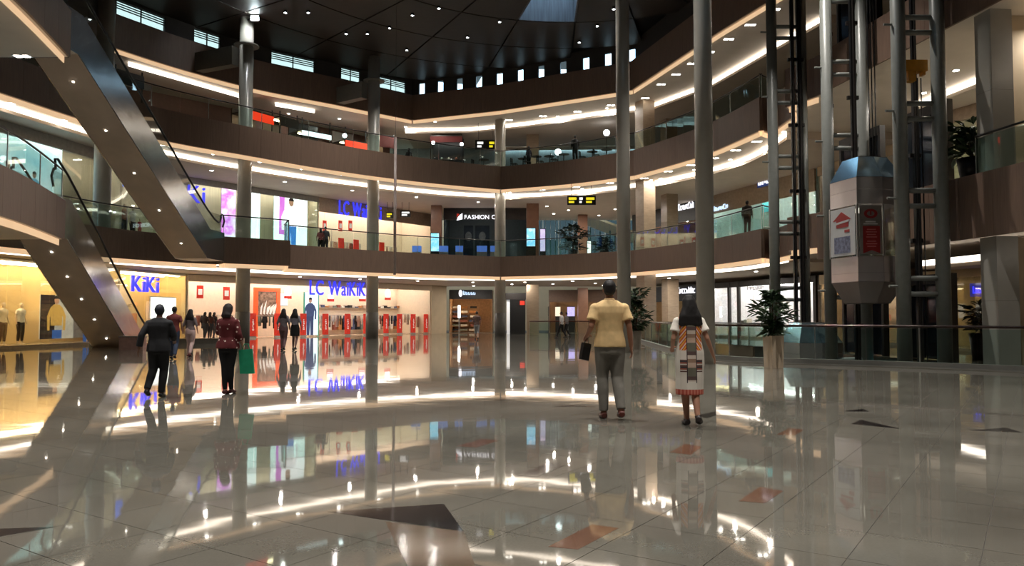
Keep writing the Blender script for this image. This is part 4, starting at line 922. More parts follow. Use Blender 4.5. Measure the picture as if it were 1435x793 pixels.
# ---------------------------------------------------------------- far shops, ground level
G1 = FR((-5.1, 62.5), (-1.6, 62.5)); M_wood = P('warm_wood', (150, 110, 74), .5, var=.2, scale=4)
bay(G1, 'small wood lined shop with a dark header at the far end of the ground level', 0, 3.5, 4, P('wood_back', (170, 128, 88), .5, var=.2), M_slamp, 0, panes=False, hdr=.75, hdrmat=P('header_charcoal', (58, 56, 56), .5), lampd=.8)
sign(G1, '~5', 649, 667, 407.5, 413, 'small bluish white letters on the charcoal header of the wood lined shop', E('pale_blue_letter', (190, 215, 245), 1.4), -.01)
a, c, z0, z1 = px_rect(G1, 643, 648, 406, 416, -.01); o = fthing(G1, 'logo', 'white oval emblem left of the bluish letters on the charcoal header', 'logo'); m_ = (a + c) / 2; B().plate([(m_ + (c - a) / 2 * math.cos(k * .5236), (z0 + z1) / 2 + (z1 - z0) / 2 * math.sin(k * .5236)) for k in range(12)], -.1, -.01).build('emblem_shape', E('white_letter', (245, 245, 255), 1.3), o); B().box(a, c, -.06, -.04, z0, z1).build('mount', M_dark, o)
for k, x in enumerate((637, 650, 663)):
    t, _, _ = G1.loc(x, 450, 2.5); o = fthing(G1, 'shelf_unit', 'wooden shelf unit in the wood lined shop, %s from its left side' % ['first', 'second', 'third'][k], 'shelf', t=t, d=2.5)
    for s in (-.45, .42): B().box(s, s + .03, 0, .4, .02, 2.2).build('side', M_wood, o)
    for j in range(6): B().box(-.42, .42, 0, .4, .1 + j * .38, .13 + j * .38).build('board', M_wood, o); B().box(-.35 + .1 * (j % 2), .3, .05, .35, .13 + j * .38, .3 + j * .38).build('stock', GC[(j + k) % 9], o)
a, c, z0, z1 = px_rect(G1, 642, 645, 428, 445, 1.0); o = fthing(G1, 'lamp_tube', 'bright vertical white lamp in the wood lined shop', 'lamp'); B().box(a, c, 1, 1.06, z0, z1).build('tube', M_slampw, o); B().box(a + .02, c - .02, 1.06, 1.12, .016, z1).build('stand', M_silver, o)
G2 = FR((-.5, 58), (1.0, 58)); o = fthing(G2, 'booth', 'black booth beside the far bend column on the ground level', 'booth'); B().box(.35, 1.5, 0, 1.2, 0, 2.6).build('cabinet', M_black, o); B().box(.1, .34, .1, .9, 0, 2.6).build('lit_side', E('booth_light', (230, 232, 235), .25), o); B().box(-.05, 1.55, -.05, 1.25, 2.6, 3.1).build('canopy', M_dark, o); B().box(1.1, 1.45, -.07, -.05, 2.2, 2.5).build('red_mark', M_red2, o)
G3 = FR((3.0, 63), (8.9, 61.5)); bay(G3, 'brown framed shop with a lit doorway at the far right of the ground level', 0, 3.5, 3, P('brown_shop_wall', (122, 98, 80), .6), M_slamp, 0, panes=False, hdr=1.0, hdrmat=P('brown_header', (112, 88, 72), .6), lampd=.6)
for x0, x1, m, lb in ((768, 771, M_dark, 'dark strip panel at the left of the brown framed shop'), (778, 785, E('shelf_glow', (230, 215, 190), .9), 'lit shelf case in the brown framed shop doorway'), (795, 805, scr('d', [(225, 220, 250), (180, 170, 235), (240, 240, 255)], .9), 'pale violet screen beside the walking waiter')):
    a, c, z0, z1 = px_rect(G3, x0, x1, 430, 443, .3); o = fthing(G3, 'display_case', lb, 'display'); B().box(a, c, .3, .4, z0, z1).build('face', m, o); B().box(a, c, .4, .6, .02, z1 + .05).build('cabinet', M_dark, o)
# ---------------------------------------------------------------- right shops
R1 = FR((9.4, 60), (12.6, 52.2)); R2 = FR((12.9, 51), (16.2, 41)); R3 = FR((16.2, 40.6), (17.6, 34.6)); R4 = FR((16.3, 31), (18.9, 23.6))
bay(R1, 'dark fronted shop with white script letters right of the pillars on the ground level', 0, 3.5, 3, P('dim_beige', (150, 130, 110), .6), M_slamp, 3, hdr=1.1, hdrmat=P('header_navy', (40, 46, 52), .5))
sign(R1, '~8', 950, 975, 402, 411, 'white script letters on the dark header above the woman', E('white_letter', (245, 245, 255), 1.3), -.01)
o = bay(R2, 'bright white shop behind dark window frames across the floor opening', 0, 3.5, 3.5, P('white_shop_wall', (238, 236, 240), .6), M_slampx, 4, hdr=.35, hdrmat=M_dark, lampn=2, lampd=.5)
for t in (0, 2.4, 3.4, 6.6, 10.3): B().box(t, t + .22, -.04, .1, 0, 3.5).build('mullion', M_dark, o)
sign(R2, '~6', 1048, 1072, 396, 406, 'large pale letters on the bright white shop window', P('pale_letter', (196, 190, 196), .5), .06)
for k in range(3): 
    o = fthing(R2, 'display_table', 'pale display table in the bright white shop, %s from its left' % ['first', 'second', 'third'][k], 'table', t=2 + 2.6 * k, d=1.6, z=.12); B().box(-.6, .6, -.3, .3, .7, .75).build('table_top', M_silver, o)
    for sx in (-.55, .5): B().box(sx, sx + .05, -.25, .25, 0, .7).build('leg', M_silver, o)
    for j in range(3): B().box(-.5 + j * .36, -.25 + j * .36, -.1, .1, .75, .95 + .06 * j).build('goods', GC[(3 * k + j) % 9], o)
bay(R3, 'dim beige shop wall section behind the lift frames on the ground level', 0, 3.5, 3, P('dim_beige', (150, 130, 110), .6), M_slamp, 2, hdr=.5)
bay(R4, 'shop with a blue lit sign behind the near lift posts on the ground level', 0, 3.1, 3, P('olive_beige', (140, 128, 104), .6), M_slamp, 3, hdr=.3)
sign(R4, '~3', 1364, 1385, 401, 411, 'small glowing blue sign behind the near lift posts', M_blue, .1, P('sign_blue_back', (40, 40, 130), .4, emit=.5))
bay(R1, 'dark header shop with white letters behind the second level pillars', Z2, zc2, 3, P('red_brown_wall', (120, 66, 50), .6), M_slampw, 3, hdr=1.3, hdrmat=M_dark)
sign(R1, '~9', 951, 973, 284, 293, 'white letters on the dark header behind the second level pillars', E('white_letter', (245, 245, 255), 1.3), -.01)
bay(R2, 'teal and white lit shop on the second level beside the lift frames', Z2, zc2, 3, P('teal_white_wall', (190, 222, 220), .6), M_slampx, 4, hdr=1.2, hdrmat=P('header_beige_r', (168, 148, 126), .6), lampd=.5)
sign(R2, '~6', 1001, 1021, 287, 294, 'bluish white letters on the glass right of the tall column on the second level', E('pale_blue_letter', (190, 215, 245), 1.4), -.01)
sign(R2, '~3', 1063, 1080, 248, 258, 'white sign board with dark blue edge on the second level by the lift frame', E('white_letter', (245, 245, 255), 1.3), -.06, P('sign_navy', (50, 70, 130), .4, emit=.3))
picture(R2, 1068, 1086, 277, 296, .4, 'teal glowing picture in the second level shop by the lift frame', cloudpic('teal2', [(60, 205, 225), (120, 235, 240), (230, 250, 250)], 1.2, 1.2))
bay(R3, 'plain beige second level wall section behind the lift frames', Z2, zc2, 3, P('dim_beige', (150, 130, 110), .6), M_slampw, 2, hdr=.5)
bay(R4, 'pale second level shop behind the potted fern near the picture edge', Z2, zc2, 3, P('pale_green_wall', (206, 206, 176), .6), M_slampw, 3, hdr=.5, hdrmat=P('header_beige_r', (168, 148, 126), .6))
# ---------------------------------------------------------------- third level food court
FC = FR((-9, 58.5), (13, 57.5)); o = struct('wall_food_court', 'pale blue grey rear wall of the third level food court', 'wall', FC.pt(0, 0), FC.rz); B().box(0, FC.len, 0, .2, Z3, Z4b - .35).build('wall_face', P('blue_grey_wall', (150, 166, 172), .6), o); B().box(8, FC.len - 1, -.3, -.25, Z4b - .62, Z4b - .36).build('fill_strip_screen', M_white, o); B().box(8, FC.len - 1, -.22, -.12, Z4b - .46, Z4b - .40).build('wall_fill_strip', E('cool_fill_glow', (225, 240, 250), 6.0), o)  # glowing strip added to brighten the wall, with a board hiding it
FL = FR((-25, 40.5), (-9.2, 57.5)); o = struct('wall_third_left', 'dim red brown rear wall of the third level stalls', 'wall', FL.pt(0, 0), FL.rz); B().box(0, FL.len, 0, .2, Z3, Z4b).build('wall_face', P('dim_red_wall', (110, 72, 60), .6), o)
def stall(x0, x1, Y0, Y1, label, body, band, bandz=(2.0, 2.5), word=None, glow=None):
    A, C_ = at(x0, 150, Y0), at(x1, 150, Y1); fr = FR((A.x, A.y), (C_.x, C_.y)); o = fthing(fr, 'food_stall', label, 'stall', z=Z3); Ln = fr.len
    B().box(0, Ln, 0, .5, .02, 1.05).build('counter', body, o); B().box(0, Ln, -.05, .55, 1.05, 1.1).build('worktop', M_dark, o); B().box(0, Ln, 1.6, 1.7, .02, 2.9).build('back_panel', body, o)
    for t in (.02, Ln - .08): B().box(t, t + .06, .0, .06, 1.1, 2.9).build('post', M_black, o)
    B().box(0, Ln, -.05, 1.7, bandz[1], bandz[1] + .08).build('canopy', M_dark, o); B().box(0, Ln, -.08, -.03, bandz[0], bandz[1]).build('sign_band', band, o)
    B().box(.1, Ln - .1, .7, .8, bandz[1] - .06, bandz[1] - .01).build('stall_lamp', glow or M_slamp, o)
    for k in range(int(Ln / .5)): B().lathe([(.07, 0), (.09, .14), (.05, .2)], (.3 + k * .5, .25, 1.1), 8).build('jar', GC[k % 9], o)
rs = E('red_sign', (255, 62, 32), 1.0)
stall(350, 383, 45.5, 47, 'third level stall with a red glowing sign by the round column', P('stall_brown', (70, 52, 42), .5), rs)
stall(392, 418, 47, 48.2, 'dark third level stall between the two red signs', P('stall_brown', (70, 52, 42), .5), M_dark)
stall(423, 464, 48.5, 50, 'dark third level stall with a white glowing sign', P('stall_black', (34, 34, 36), .4), E('white_neon', (245, 250, 255), 1.6), (1.75, 2.05))
stall(484, 514, 51, 52.2, 'third level stall with a red glowing sign left of the round column', P('stall_brown', (70, 52, 42), .5), rs, (1.5, 2.0))
stall(530, 553, 52.5, 53.3, 'third level stall with a dark red canopy right of the round column', P('stall_tan', (130, 96, 66), .5), P('dark_red_cloth', (96, 26, 24), .7), (1.9, 2.7))
stall(603, 648, 53, 53, 'dark kiosk with white bulbs at the far bend of the third level', P('stall_black', (34, 34, 36), .4), P('dark_red_cloth', (96, 26, 24), .7), (2.3, 2.7), glow=M_slampw)
stall(160, 200, 38.2, 39.6, 'dark kiosk behind the upper escalator on the third level', P('stall_black', (34, 34, 36), .4), M_dark, (2.0, 2.6), glow=M_slampw)
for k, (x, y, Y, r) in enumerate(((782, 213, 50.5, .35), (850, 186, 50.5, .35), (483, 190, 51, .25), (607, 200, 51.5, .2), (647, 202, 52, .2))):
    p = at(x, y, Y); o = thing('globe_lamp', 'white glowing globe lamp, %s of five along the third level' % ['fourth from the left', 'rightmost', 'leftmost', 'second from the left', 'third from the left'][k], 'lamp', (p.x, p.y, Z3), group='globe lamps of the food court'); B().tube([(0, 0, 0), (0, 0, p.z - Z3)], .025, 6).build('pole', M_black, o); B().ell((0, 0, p.z - Z3), (r * .6, r * .6, r * .6)).build('globe', E('globe_glow', (245, 250, 255), 6.0), o, True)
tb = None
for k, (x, Y) in enumerate(((678, 51.4), (733, 51), (752, 50.3), (770, 50.2), (790, 49.6), (830, 48.8), (850, 48.2), (622, 51.6), (575, 51.4))):
    p = at(x, 220, Y)
    if tb is None:
        tb = thing('cafe_table', 'small dark café table', 'table', group='café tables of the food court'); B().lathe([(.35, .72), (.35, .75)], n=16).build('table_top', M_dark, tb); B().lathe([(.2, 0), (.2, .02), (.03, .04), (.03, .72)], n=10).build('pedestal', M_black, tb); q = tb
        ch0 = thing('cafe_chair', 'dark café chair', 'chair', group='café chairs of the food court'); B().box(-.2, .2, -.2, .2, .43, .47).build('seat', M_dark, ch0); B().box(-.2, .2, .17, .2, .55, .85).build('backrest', M_dark, ch0)
        for sx in (-.18, .16):
            for sy in (-.18, .16): B().box(sx, sx + .025, sy, sy + .025, 0, .43 if sy < 0 else .85).build('leg', M_black, ch0)
        cq = ch0
    else: q = dup(tb, (0, 0, 0)); cq = dup(ch0, (0, 0, 0))
    w_ = ['left of the far column', 'nearest the seated diner', 'right of the seated diner', 'left of the white globe lamp', 'right of the white globe lamp', 'right of the standing person', 'under the rightmost globe lamp', 'by the dark kiosk', 'left of the dark kiosk'][k]
    q.location = (p.x, p.y, Z3); q['label'] = 'small dark café table on the third level, ' + w_; cq.location = (p.x - .6, p.y + .3, Z3); cq.rotation_euler = (0, 0, 1.2); cq['label'] = 'dark café chair on the third level, ' + w_
# ================================================================ people
def remesh(b, mat, voxel, name, parent, smooth=4, fold=0.0, fs=9.0):
    me = b.mesh('tmp', mat); o = bpy.data.objects.new('tmp', me)
    m = o.modifiers.new('r', 'REMESH'); m.mode = 'VOXEL'; m.voxel_size = voxel
    s = o.modifiers.new('s', 'SMOOTH'); s.iterations = smooth; s.factor = .5
    r = bake(o); r.name = name
    bpy.data.objects.remove(o); bpy.data.meshes.remove(me)
    r.materials.clear(); r.materials.append(mat)
    if fold:
        for v in r.vertices:
            n = noise.noise(Vector((v.co.x * fs, v.co.y * fs, v.co.z * fs * .6))); v.co += v.normal * n * fold
    r.polygons.foreach_set('use_smooth', [True] * len(r.polygons)); r.update()
    return put(name, r, parent)
def hand(b, wr, d, s, sz=1.0, curl=.5, thumb=1):
    """wr wrist, d direction of the forearm, s side axis towards the thumb"""
    d = Vector(d).normalized(); s = Vector(s); s = (s - d * s.dot(d)).normalized(); n = d.cross(s).normalized() * thumb; wr = Vector(wr); k = sz
    b.tube([wr, wr + d * .03 * k, wr + d * .09 * k], [(.026 * k, .018 * k), (.036 * k, .017 * k), (.038 * k, .015 * k)], 8, flat=n)
    for i, (o_, L) in enumerate(((.028, .070), (.010, .080), (-.009, .074), (-.027, .058))):
        p = wr + d * .085 * k + s * o_ * k; c = n * curl
        b.tube([p - d * .01 * k, p + d * L * .4 * k + c * L * .12 * k, p + d * L * .75 * k + c * L * .4 * k, p + d * L * .9 * k + c * L * .75 * k], [.0098 * k, .0095 * k, .009 * k, .0075 * k], 6)
    p = wr + d * .03 * k + s * .03 * k; b.tube([p, p + (d * .6 + s * .7) * .035 * k, p + (d * 1.0 + s * .62 + n * .2) * .058 * k], [.013 * k, .011 * k, .009 * k], 6)
ST = dict(Lh=(-.09, 0, .90), Rh=(.09, 0, .90), Lk=(-.095, .02, .49), Rk=(.095, .02, .49), La=(-.1, -.02, .085), Ra=(.1, -.02, .085), Ls=(-.175, 0, 1.362), Rs=(.175, 0, 1.362), Le=(-.235, -.03, 1.13), Re=(.235, -.03, 1.13), Lw=(-.25, .04, .89), Rw=(.25, .04, .89), Lt=None, Rt=None)
def person(label, loc, rz, hgt, pose=None, fem=False, skin=(168, 122, 96), top=None, bottom=None, shoes=(30, 28, 28), hair='short', haircol=(20, 16, 15), voxel=.014, group=None, head_turn=0.0, name='person', cat='person', eyes=True, wide=1.0):
    J = {k: Vector(v) if v else None for k, v in {**ST, **(pose or {})}.items()}; s = hgt / 1.70; sm = P('skin_%d_%d_%d' % skin, skin, .55, var=.05)
    root = thing(name, label, cat, loc, rz, group); root.scale = (s, s, s); W = wide
    sh = .148 if fem else .172
    for a, q in (('Ls', -1), ('Rs', 1)): J[a] = Vector((q * sh * W, J[a].y, J[a].z))
    hipw = .17 if fem else .16
    def torso(g=0.0, lo=.84, hi=1.46, hips=1.0):
        R = [(.80, hipw * .98, .115), (.88, hipw * 1.02, .12), (.96, hipw, .115), (1.07, .125 if fem else .142, .098), (1.18, .138 if fem else .155, .105), (1.30, .155 if fem else .178, .115), (1.38, .15 if fem else .172, .10), (1.42, .11 if fem else .13, .08), (1.46, .062, .065)]
        return [(0, 0, z, rx * W + g, ry * (.5 + .5 * W) + g) for z, rx, ry in R if lo <= z <= hi]
    def limb(b, pts, rr, g=0.0): b.tube(pts, [r + g for r in rr], 12)
    lr = (.088, .076, .057, .056, .040); ar = (.045, .044, .037, .036, .027)
    if fem: lr = (.092, .08, .058, .054, .036); ar = (.042, .039, .033, .032, .023)
    def legpts(q): h_, k_, a_ = J[q + 'h'], J[q + 'k'], J[q + 'a']; return [h_, h_.lerp(k_, .5), k_, k_.lerp(a_, .35) + Vector((0, -.012, 0)), a_]
    def armpts(q): h_, k_, a_ = J[q + 's'], J[q + 'e'], J[q + 'w']; return [h_, h_.lerp(k_, .5), k_, k_.lerp(a_, .35), a_]
    def foot(b, q, g=0.0):
        a_ = J[q + 'a']; t_ = J[q + 't'] or a_ + Vector((0, .17, -.06)); he = a_ + Vector((0, -.045, -.05)); d = (t_ - he)
        b.tube([he + Vector((0, -.02, .005)), he + d * .3 + Vector((0, 0, .012)), he + d * .7, t_ + Vector((0, 0, .0))], [(.030 + g, .028 + g), (.036 + g, .034 + g), (.043 + g, .026 + g), (.03 + g, .018 + g)], 10, flat=(0, 0, 1)); b.tube([a_, he + d * .25 + Vector((0, 0, .02))], [.036 + g, .034 + g], 8)
    b = B(); b.loft(torso())
    for q in 'LR':
        limb(b, legpts(q), lr); b.ell(J[q + 's'] - Vector((0, 0, .012)), (.046, .046, .046)); limb(b, armpts(q), ar); foot(b, q)
        w_, e_ = J[q + 'w'], J[q + 'e']; sx = 1 if q == 'L' else -1
        hand(b, w_ - (w_ - e_).normalized() * .01, (w_ - e_), Vector((0, 1, 0)) if abs((w_ - e_).normalized().y) < .8 else Vector((sx, 0, .3)), .95 if fem else 1.05, .5, sx)
    b.tube([(0, 0, 1.43), (0, .012, 1.50), (0, .02, 1.55)], [.055, .050, .05], 12)
    ct, st_ = math.cos(head_turn), math.sin(head_turn); hd = lambda x, y, z: (x * ct - y * st_, x * st_ + y * ct + .02, z)
    b.ell(hd(0, 0, 1.600), (.074, .090, .100)); b.ell(hd(0, .022, 1.545), (.056, .066, .062)); b.ell(hd(0, .095, 1.575), (.013, .02, .02)); b.ell(hd(0, .084, 1.533), (.024, .012, .008))
    for q in (-1, 1): b.ell(hd(q * .076, -.005, 1.58), (.01, .02, .032))
    body = remesh(b, sm, min(voxel, .011) if voxel < .016 else voxel, 'body', root, 3)
    if eyes:
        for q in (-1, 1): B().ell(hd(q * .03, .082, 1.598), (.011, .008, .006), 8, 6).build('eye', P('eye_dark', (30, 24, 22), .2), root)
    hm = P('hair_%d_%d_%d' % haircol, haircol, .65, var=.3, scale=30, stretch=(1, 1, .1))
    if hair:
        hb = B(); hb.ell(hd(0, -.010, 1.618), (.081, .094, .094)); 
        if hair == 'short': hb.ell(hd(0, -.03, 1.585), (.077, .072, .08))
        elif hair == 'cap': hb.ell(hd(0, -.015, 1.60), (.088, .1, .1))
        else:
            L = {'long': 1.29, 'mid': 1.36, 'bob': 1.44}[hair]; bw = {'long': .16, 'mid': .10, 'bob': .10}[hair]
            hb.loft([(0, -.085, L, bw * .8, .03), (0, -.088, L + .03, bw, .042), (0, -.082, (L + 1.55) / 2, bw * .95, .055), (0, -.045, 1.55, .1 if hair == 'long' else .09, .075), (0, -.012, 1.64, .09, .085), (0, -.01, 1.70, .05, .06)])
        ho = remesh(hb, hm, voxel * .8, 'hair', root, 2, .004, 25)
        # open the hair over the face
        bad = [v.co.copy() for v in ho.data.vertices]
        for v in ho.data.vertices:
            x, y, z = v.co; yy = -x * st_ + (y - .02) * ct
            if z < 1.655 and yy > .03: v.co.y -= (yy - .03) * ct * 1.0; v.co.x += (yy - .03) * st_
    if bottom:
        bm = bottom['mat']; bb = B(); g = bottom.get('g', .014)
        if bottom['kind'] == 'trousers':
            bb.loft([(x, y, z, rx + .012, ry + .012) for x, y, z, rx, ry in torso(0, .80, 1.07)])
            for q in 'LR':
                pts = legpts(q); e = bottom.get('end', 1.0)
                pts = pts[:4] + [pts[3].lerp(pts[4], e)]; limb(bb, pts, lr, g)
            remesh(bb, bm, voxel, 'trousers', root, 3, .006, 9)
        else:
            zl = bottom.get('hem', .55); bb.loft([(0, 0, zl, hipw * bottom.get('flare', 1.15) * W, .15), (0, 0, .75, (hipw + .03) * W, .145), (0, 0, .9, (hipw + .02) * W, .135), (0, 0, 1.06, .15 * W, .115)]); remesh(bb, bm, voxel, 'skirt', root, 2, .008, 8)
    if top:
        tb_ = B(); tmn = top['mat']; g = top.get('g', .016); lo = top.get('lo', .88)
        if top['kind'] == 'dress':
            zl = top['hem']; tb_.loft([(0, .0, zl, .185, .155), (0, 0, zl + .12, .182, .15), (0, 0, .80, .195, .15), (0, 0, .95, .19, .145), (0, 0, 1.10, .165, .125), (0, 0, 1.25, .165, .13), (0, 0, 1.36, .165, .12), (0, 0, 1.43, .115, .09), (0, 0, 1.47, .075, .075)])
        else:
            R = torso(g, lo, 1.46); f = top.get('flare', .0)
            R = [(x, y, z, rx + f * max(0, 1.1 - z), ry + f * max(0, 1.1 - z)) for x, y, z, rx, ry in R]; R[0] = (0, 0, lo, R[0][3], R[0][4]); tb_.loft(R)
        sl = top.get('sleeve', .6)
        for q in 'LR':
            p = armpts(q); sg = top.get('sg', .018); tb_.ell(J[q + 's'] - Vector((0, 0, .012)), (.062 + g * .4,) * 3)
            if sl <= 1: e_ = p[0].lerp(p[2], sl); tb_.tube([p[0], p[0].lerp(e_, .5), e_], [ar[0] + .016, ar[1] + sg * .85, ar[1] + sg * 1.2], 12)
            else: e_ = p[2].lerp(p[4], sl - 1); tb_.tube([p[0], p[1], p[2], e_], [ar[0] + .016, ar[1] + sg * .85, ar[2] + sg * .85, ar[4] + sg + .002], 12)
        remesh(tb_, tmn, voxel, top['kind'], root, 3, top.get('fold', .006), 8)
        if top.get('collar'):
            B().loft([(0, .008, 1.435, .075, .072), (0, .012, 1.475, .064, .062), (0, .012, 1.478, .056, .054), (0, .01, 1.44, .056, .054)]).build('collar', tmn, root, True)
    if shoes:
        m_ = P('shoe_%d_%d_%d' % shoes, shoes, .45)
        for q in 'LR': fb_ = B(); foot(fb_, q, .009); remesh(fb_, m_, max(.009, voxel * .8), 'shoe', root, 2)
    return root
def cloth(n, c, **k): return P('cloth_' + n, c, .85, var=k.pop('var', .1), scale=k.pop('scale', 12), **k)
# --- the man in the yellow polo shirt
pp = gnd(855, 586.5)
man = dict(Lk=(-.085, .06, .50), La=(-.075, .02, .085), Rk=(.095, .02, .50), Ra=(.11, -.16, .125), Rt=(.125, .0, .04), Le=(-.235, -.06, 1.13), Lw=(-.26, .12, 1.03), Re=(.235, -.05, 1.13), Rw=(.265, .0, .885))
person('man in a yellow polo shirt and grey trousers walking away with a black pouch', pp, .03, 1.77, man, skin=(150, 104, 80), top=dict(kind='polo_shirt', mat=cloth('yellow', (224, 190, 136)), sleeve=.68, g=.02, sg=.03, lo=.88, flare=.05, collar=True), bottom=dict(kind='trousers', mat=cloth('grey', (116, 112, 104)), g=.017, end=.98), shoes=(86, 40, 32), hair='short', voxel=.011, wide=1.04)
hx = pp + Vector((-.28, .13, 0)); o = thing('pouch', 'black wrist pouch on a strap in the hand of the man in yellow', 'pouch', (hx.x - .04, hx.y + .02, .70), .5)
o.scale = (.75, .9, .85); o.rotation_euler = (0, .22, .6); o.location.z = .74
b = B(); b.box(-.085, .085, -.03, .03, 0, .26); b.build('body', P('black_leather', (16, 15, 16), .4), o); B().box(-.088, .088, -.033, .033, .2, .23).build('flap_edge', P('black_leather2', (26, 24, 25), .3), o); B().tube([(-.05, 0, .26), (.0, 0, .36), (.05, 0, .26)], .007, 6).build('strap', P('black_leather', (16, 15, 16), .4), o)
# --- the woman in the printed dress
def dress_mat():
    m = P('printed_dress', (222, 212, 200), .85, var=.03); nt = m.node_tree; N = nt.nodes; L = nt.links; b_ = N['Principled BSDF']
    tc = [n for n in N if n.type == 'TEX_COORD'][0]; sx = N.new('ShaderNodeSeparateXYZ'); L.new(tc.outputs['Object'], sx.inputs[0])
    def math_(op, a, b2=None):
        n = N.new('ShaderNodeMath'); n.operation = op
        for i, q in enumerate((a, b2)):
            if q is None: continue
            if isinstance(q, (int, float)): n.inputs[i].default_value = q
            else: L.new(q, n.inputs[i])
        return n.outputs[0]
    ax = math_('ABSOLUTE', sx.outputs[0]); z = sx.outputs[2]
    def ramp(v, stops, const=True):
        r = N.new('ShaderNodeValToRGB'); r.color_ramp.interpolation = 'CONSTANT' if const else 'LINEAR'; e = r.color_ramp.elements
        while len(e) < len(stops): e.new(.5)
        for k, (p_, c_) in enumerate(stops): e[k].position = p_; e[k].color = (*lin(c_), 1)
        L.new(v, r.inputs[0]); return r.outputs[0]
    def mix(f, a, b2):
        n = N.new('ShaderNodeMixRGB'); L.new(f, n.inputs[0])
        for i, q in enumerate((a, b2)):
            if isinstance(q, tuple): n.inputs[i + 1].default_value = (*lin(q), 1)
            else: L.new(q, n.inputs[i + 1])
        return n.outputs[0]
    # diagonal orange flames beside the centre panel, upper back
    dg = math_('FRACT', math_('MULTIPLY', math_('ADD', math_('MULTIPLY', ax, 1.4), z), 11.0))
    flame = ramp(dg, [(0, (214, 92, 52)), (.3, (226, 168, 62)), (.55, (196, 70, 50)), (.75, (224, 206, 190))])
    cen = ramp(math_('FRACT', math_('MULTIPLY', z, 3.1)), [(0, (104, 100, 86)), (.35, (196, 168, 150)), (.55, (150, 120, 100)), (.7, (206, 190, 176)), (.85, (90, 70, 66))])
    lowb = ramp(math_('FRACT', math_('MULTIPLY', z, 13.0)), [(0, (96, 66, 60)), (.3, (206, 196, 186)), (.5, (150, 84, 66)), (.75, (60, 52, 56))])
    up = math_('GREATER_THAN', z, .98); mid = math_('MULTIPLY', math_('GREATER_THAN', z, .70), math_('LESS_THAN', z, .86))
    side = mix(up, mix(mid, (220, 210, 198), lowb), flame)
    band = math_('MULTIPLY', math_('GREATER_THAN', ax, .062), math_('LESS_THAN', ax, .145))
    c1 = mix(band, (226, 218, 206), side); cpan = math_('LESS_THAN', ax, .056); zc_ = math_('GREATER_THAN', z, .58)
    c2 = mix(math_('MULTIPLY', cpan, zc_), c1, cen); ln = math_('MULTIPLY', math_('MULTIPLY', math_('GREATER_THAN', ax, .054), math_('LESS_THAN', ax, .066)), math_('GREATER_THAN', z, .56)); c3 = mix(ln, c2, (58, 44, 50))
    hem = math_('LESS_THAN', z, .475); c4 = mix(hem, c3, ramp(math_('FRACT', math_('MULTIPLY', sx.outputs[0], 24.0)), [(0, (176, 74, 62)), (.5, (200, 120, 100))]))
    L.new(c4, b_.inputs['Base Color']); return m
pp = gnd(967, 595.5)
wom = dict(Lk=(-.055, .05, .49), La=(-.035, .03, .085), Rk=(.06, .0, .50), Ra=(.06, -.17, .15), Rt=(.11, -.06, .04), Le=(-.22, -.05, 1.13), Lw=(-.19, .16, 1.02), Re=(.22, -.07, 1.13), Rw=(.31, .0, .92))
person('woman with long black hair in a white dress with an orange and brown print', pp, .0, 1.56, wom, True, (172, 126, 102), top=dict(kind='dress', mat=dress_mat(), hem=.40, sleeve=.62, sg=.032, fold=.007), bottom=None, shoes=(44, 36, 34), hair='long', voxel=.011, wide=1.0)
# --- people on the left of the floor
pp = gnd(221, 557); pj = dict(Lk=(-.1, .03, .5), La=(-.13, -.16, .17), Lt=(-.15, -.02, .05), Rk=(.07, .1, .5), Ra=(.04, .06, .085), Le=(-.27, -.1, 1.14), Lw=(-.31, -.1, .90), Re=(.24, .05, 1.14), Rw=(.2, .22, 1.05))
person('person in a dark jacket and black trousers walking away near the lower escalator', pp, .1, 1.50, pj, skin=(120, 84, 66), top=dict(kind='jacket', mat=cloth('charcoal', (24, 24, 28)), sleeve=1.85, g=.03, sg=.03, lo=.84, flare=.1), bottom=dict(kind='trousers', mat=cloth('black', (18, 18, 20)), g=.02), shoes=(22, 22, 24), hair='cap', haircol=(26, 28, 42), voxel=.015, wide=1.02)
pp = gnd(318, 552.5); pr = dict(Lk=(-.055, .02, .5), La=(-.04, 0, .085), Rk=(.05, .04, .5), Ra=(.03, .12, .09), Le=(-.2, .05, 1.15), Lw=(-.14, .24, 1.12), Re=(.22, -.03, 1.13), Rw=(.24, .1, .93))
M_floral = cloth('floral', (92, 26, 28)); nt = M_floral.node_tree; vo = nt.nodes.new('ShaderNodeTexVoronoi'); vo.inputs['Scale'].default_value = 13; rr = nt.nodes.new('ShaderNodeValToRGB'); rr.color_ramp.interpolation = 'CONSTANT'; rr.color_ramp.elements[0].color = (*lin((214, 190, 180)), 1); rr.color_ramp.elements[1].position = .22; rr.color_ramp.elements[1].color = (*lin((92, 24, 28)), 1); nt.links.new([n for n in nt.nodes if n.type == 'TEX_COORD'][0].outputs['Object'], vo.inputs['Vector']); nt.links.new(vo.outputs['Distance'], rr.inputs[0]); nt.links.new(rr.outputs[0], nt.nodes['Principled BSDF'].inputs['Base Color'])
person('woman in a dark red spotted blouse and black trousers carrying a green bag', pp, -.05, 1.52, pr, True, (170, 124, 100), top=dict(kind='blouse', mat=M_floral, sleeve=1.55, g=.03, sg=.03, lo=.86, flare=.12), bottom=dict(kind='trousers', mat=cloth('black', (18, 18, 20)), g=.006), shoes=(70, 26, 26), hair='bob', haircol=(34, 22, 20), voxel=.014)
gp = pp + Vector((.29, .1, 0)); o = thing('shopping_bag', 'green shopping bag in the hand of the woman in the red blouse', 'bag', (gp.x, gp.y, .34), .15)
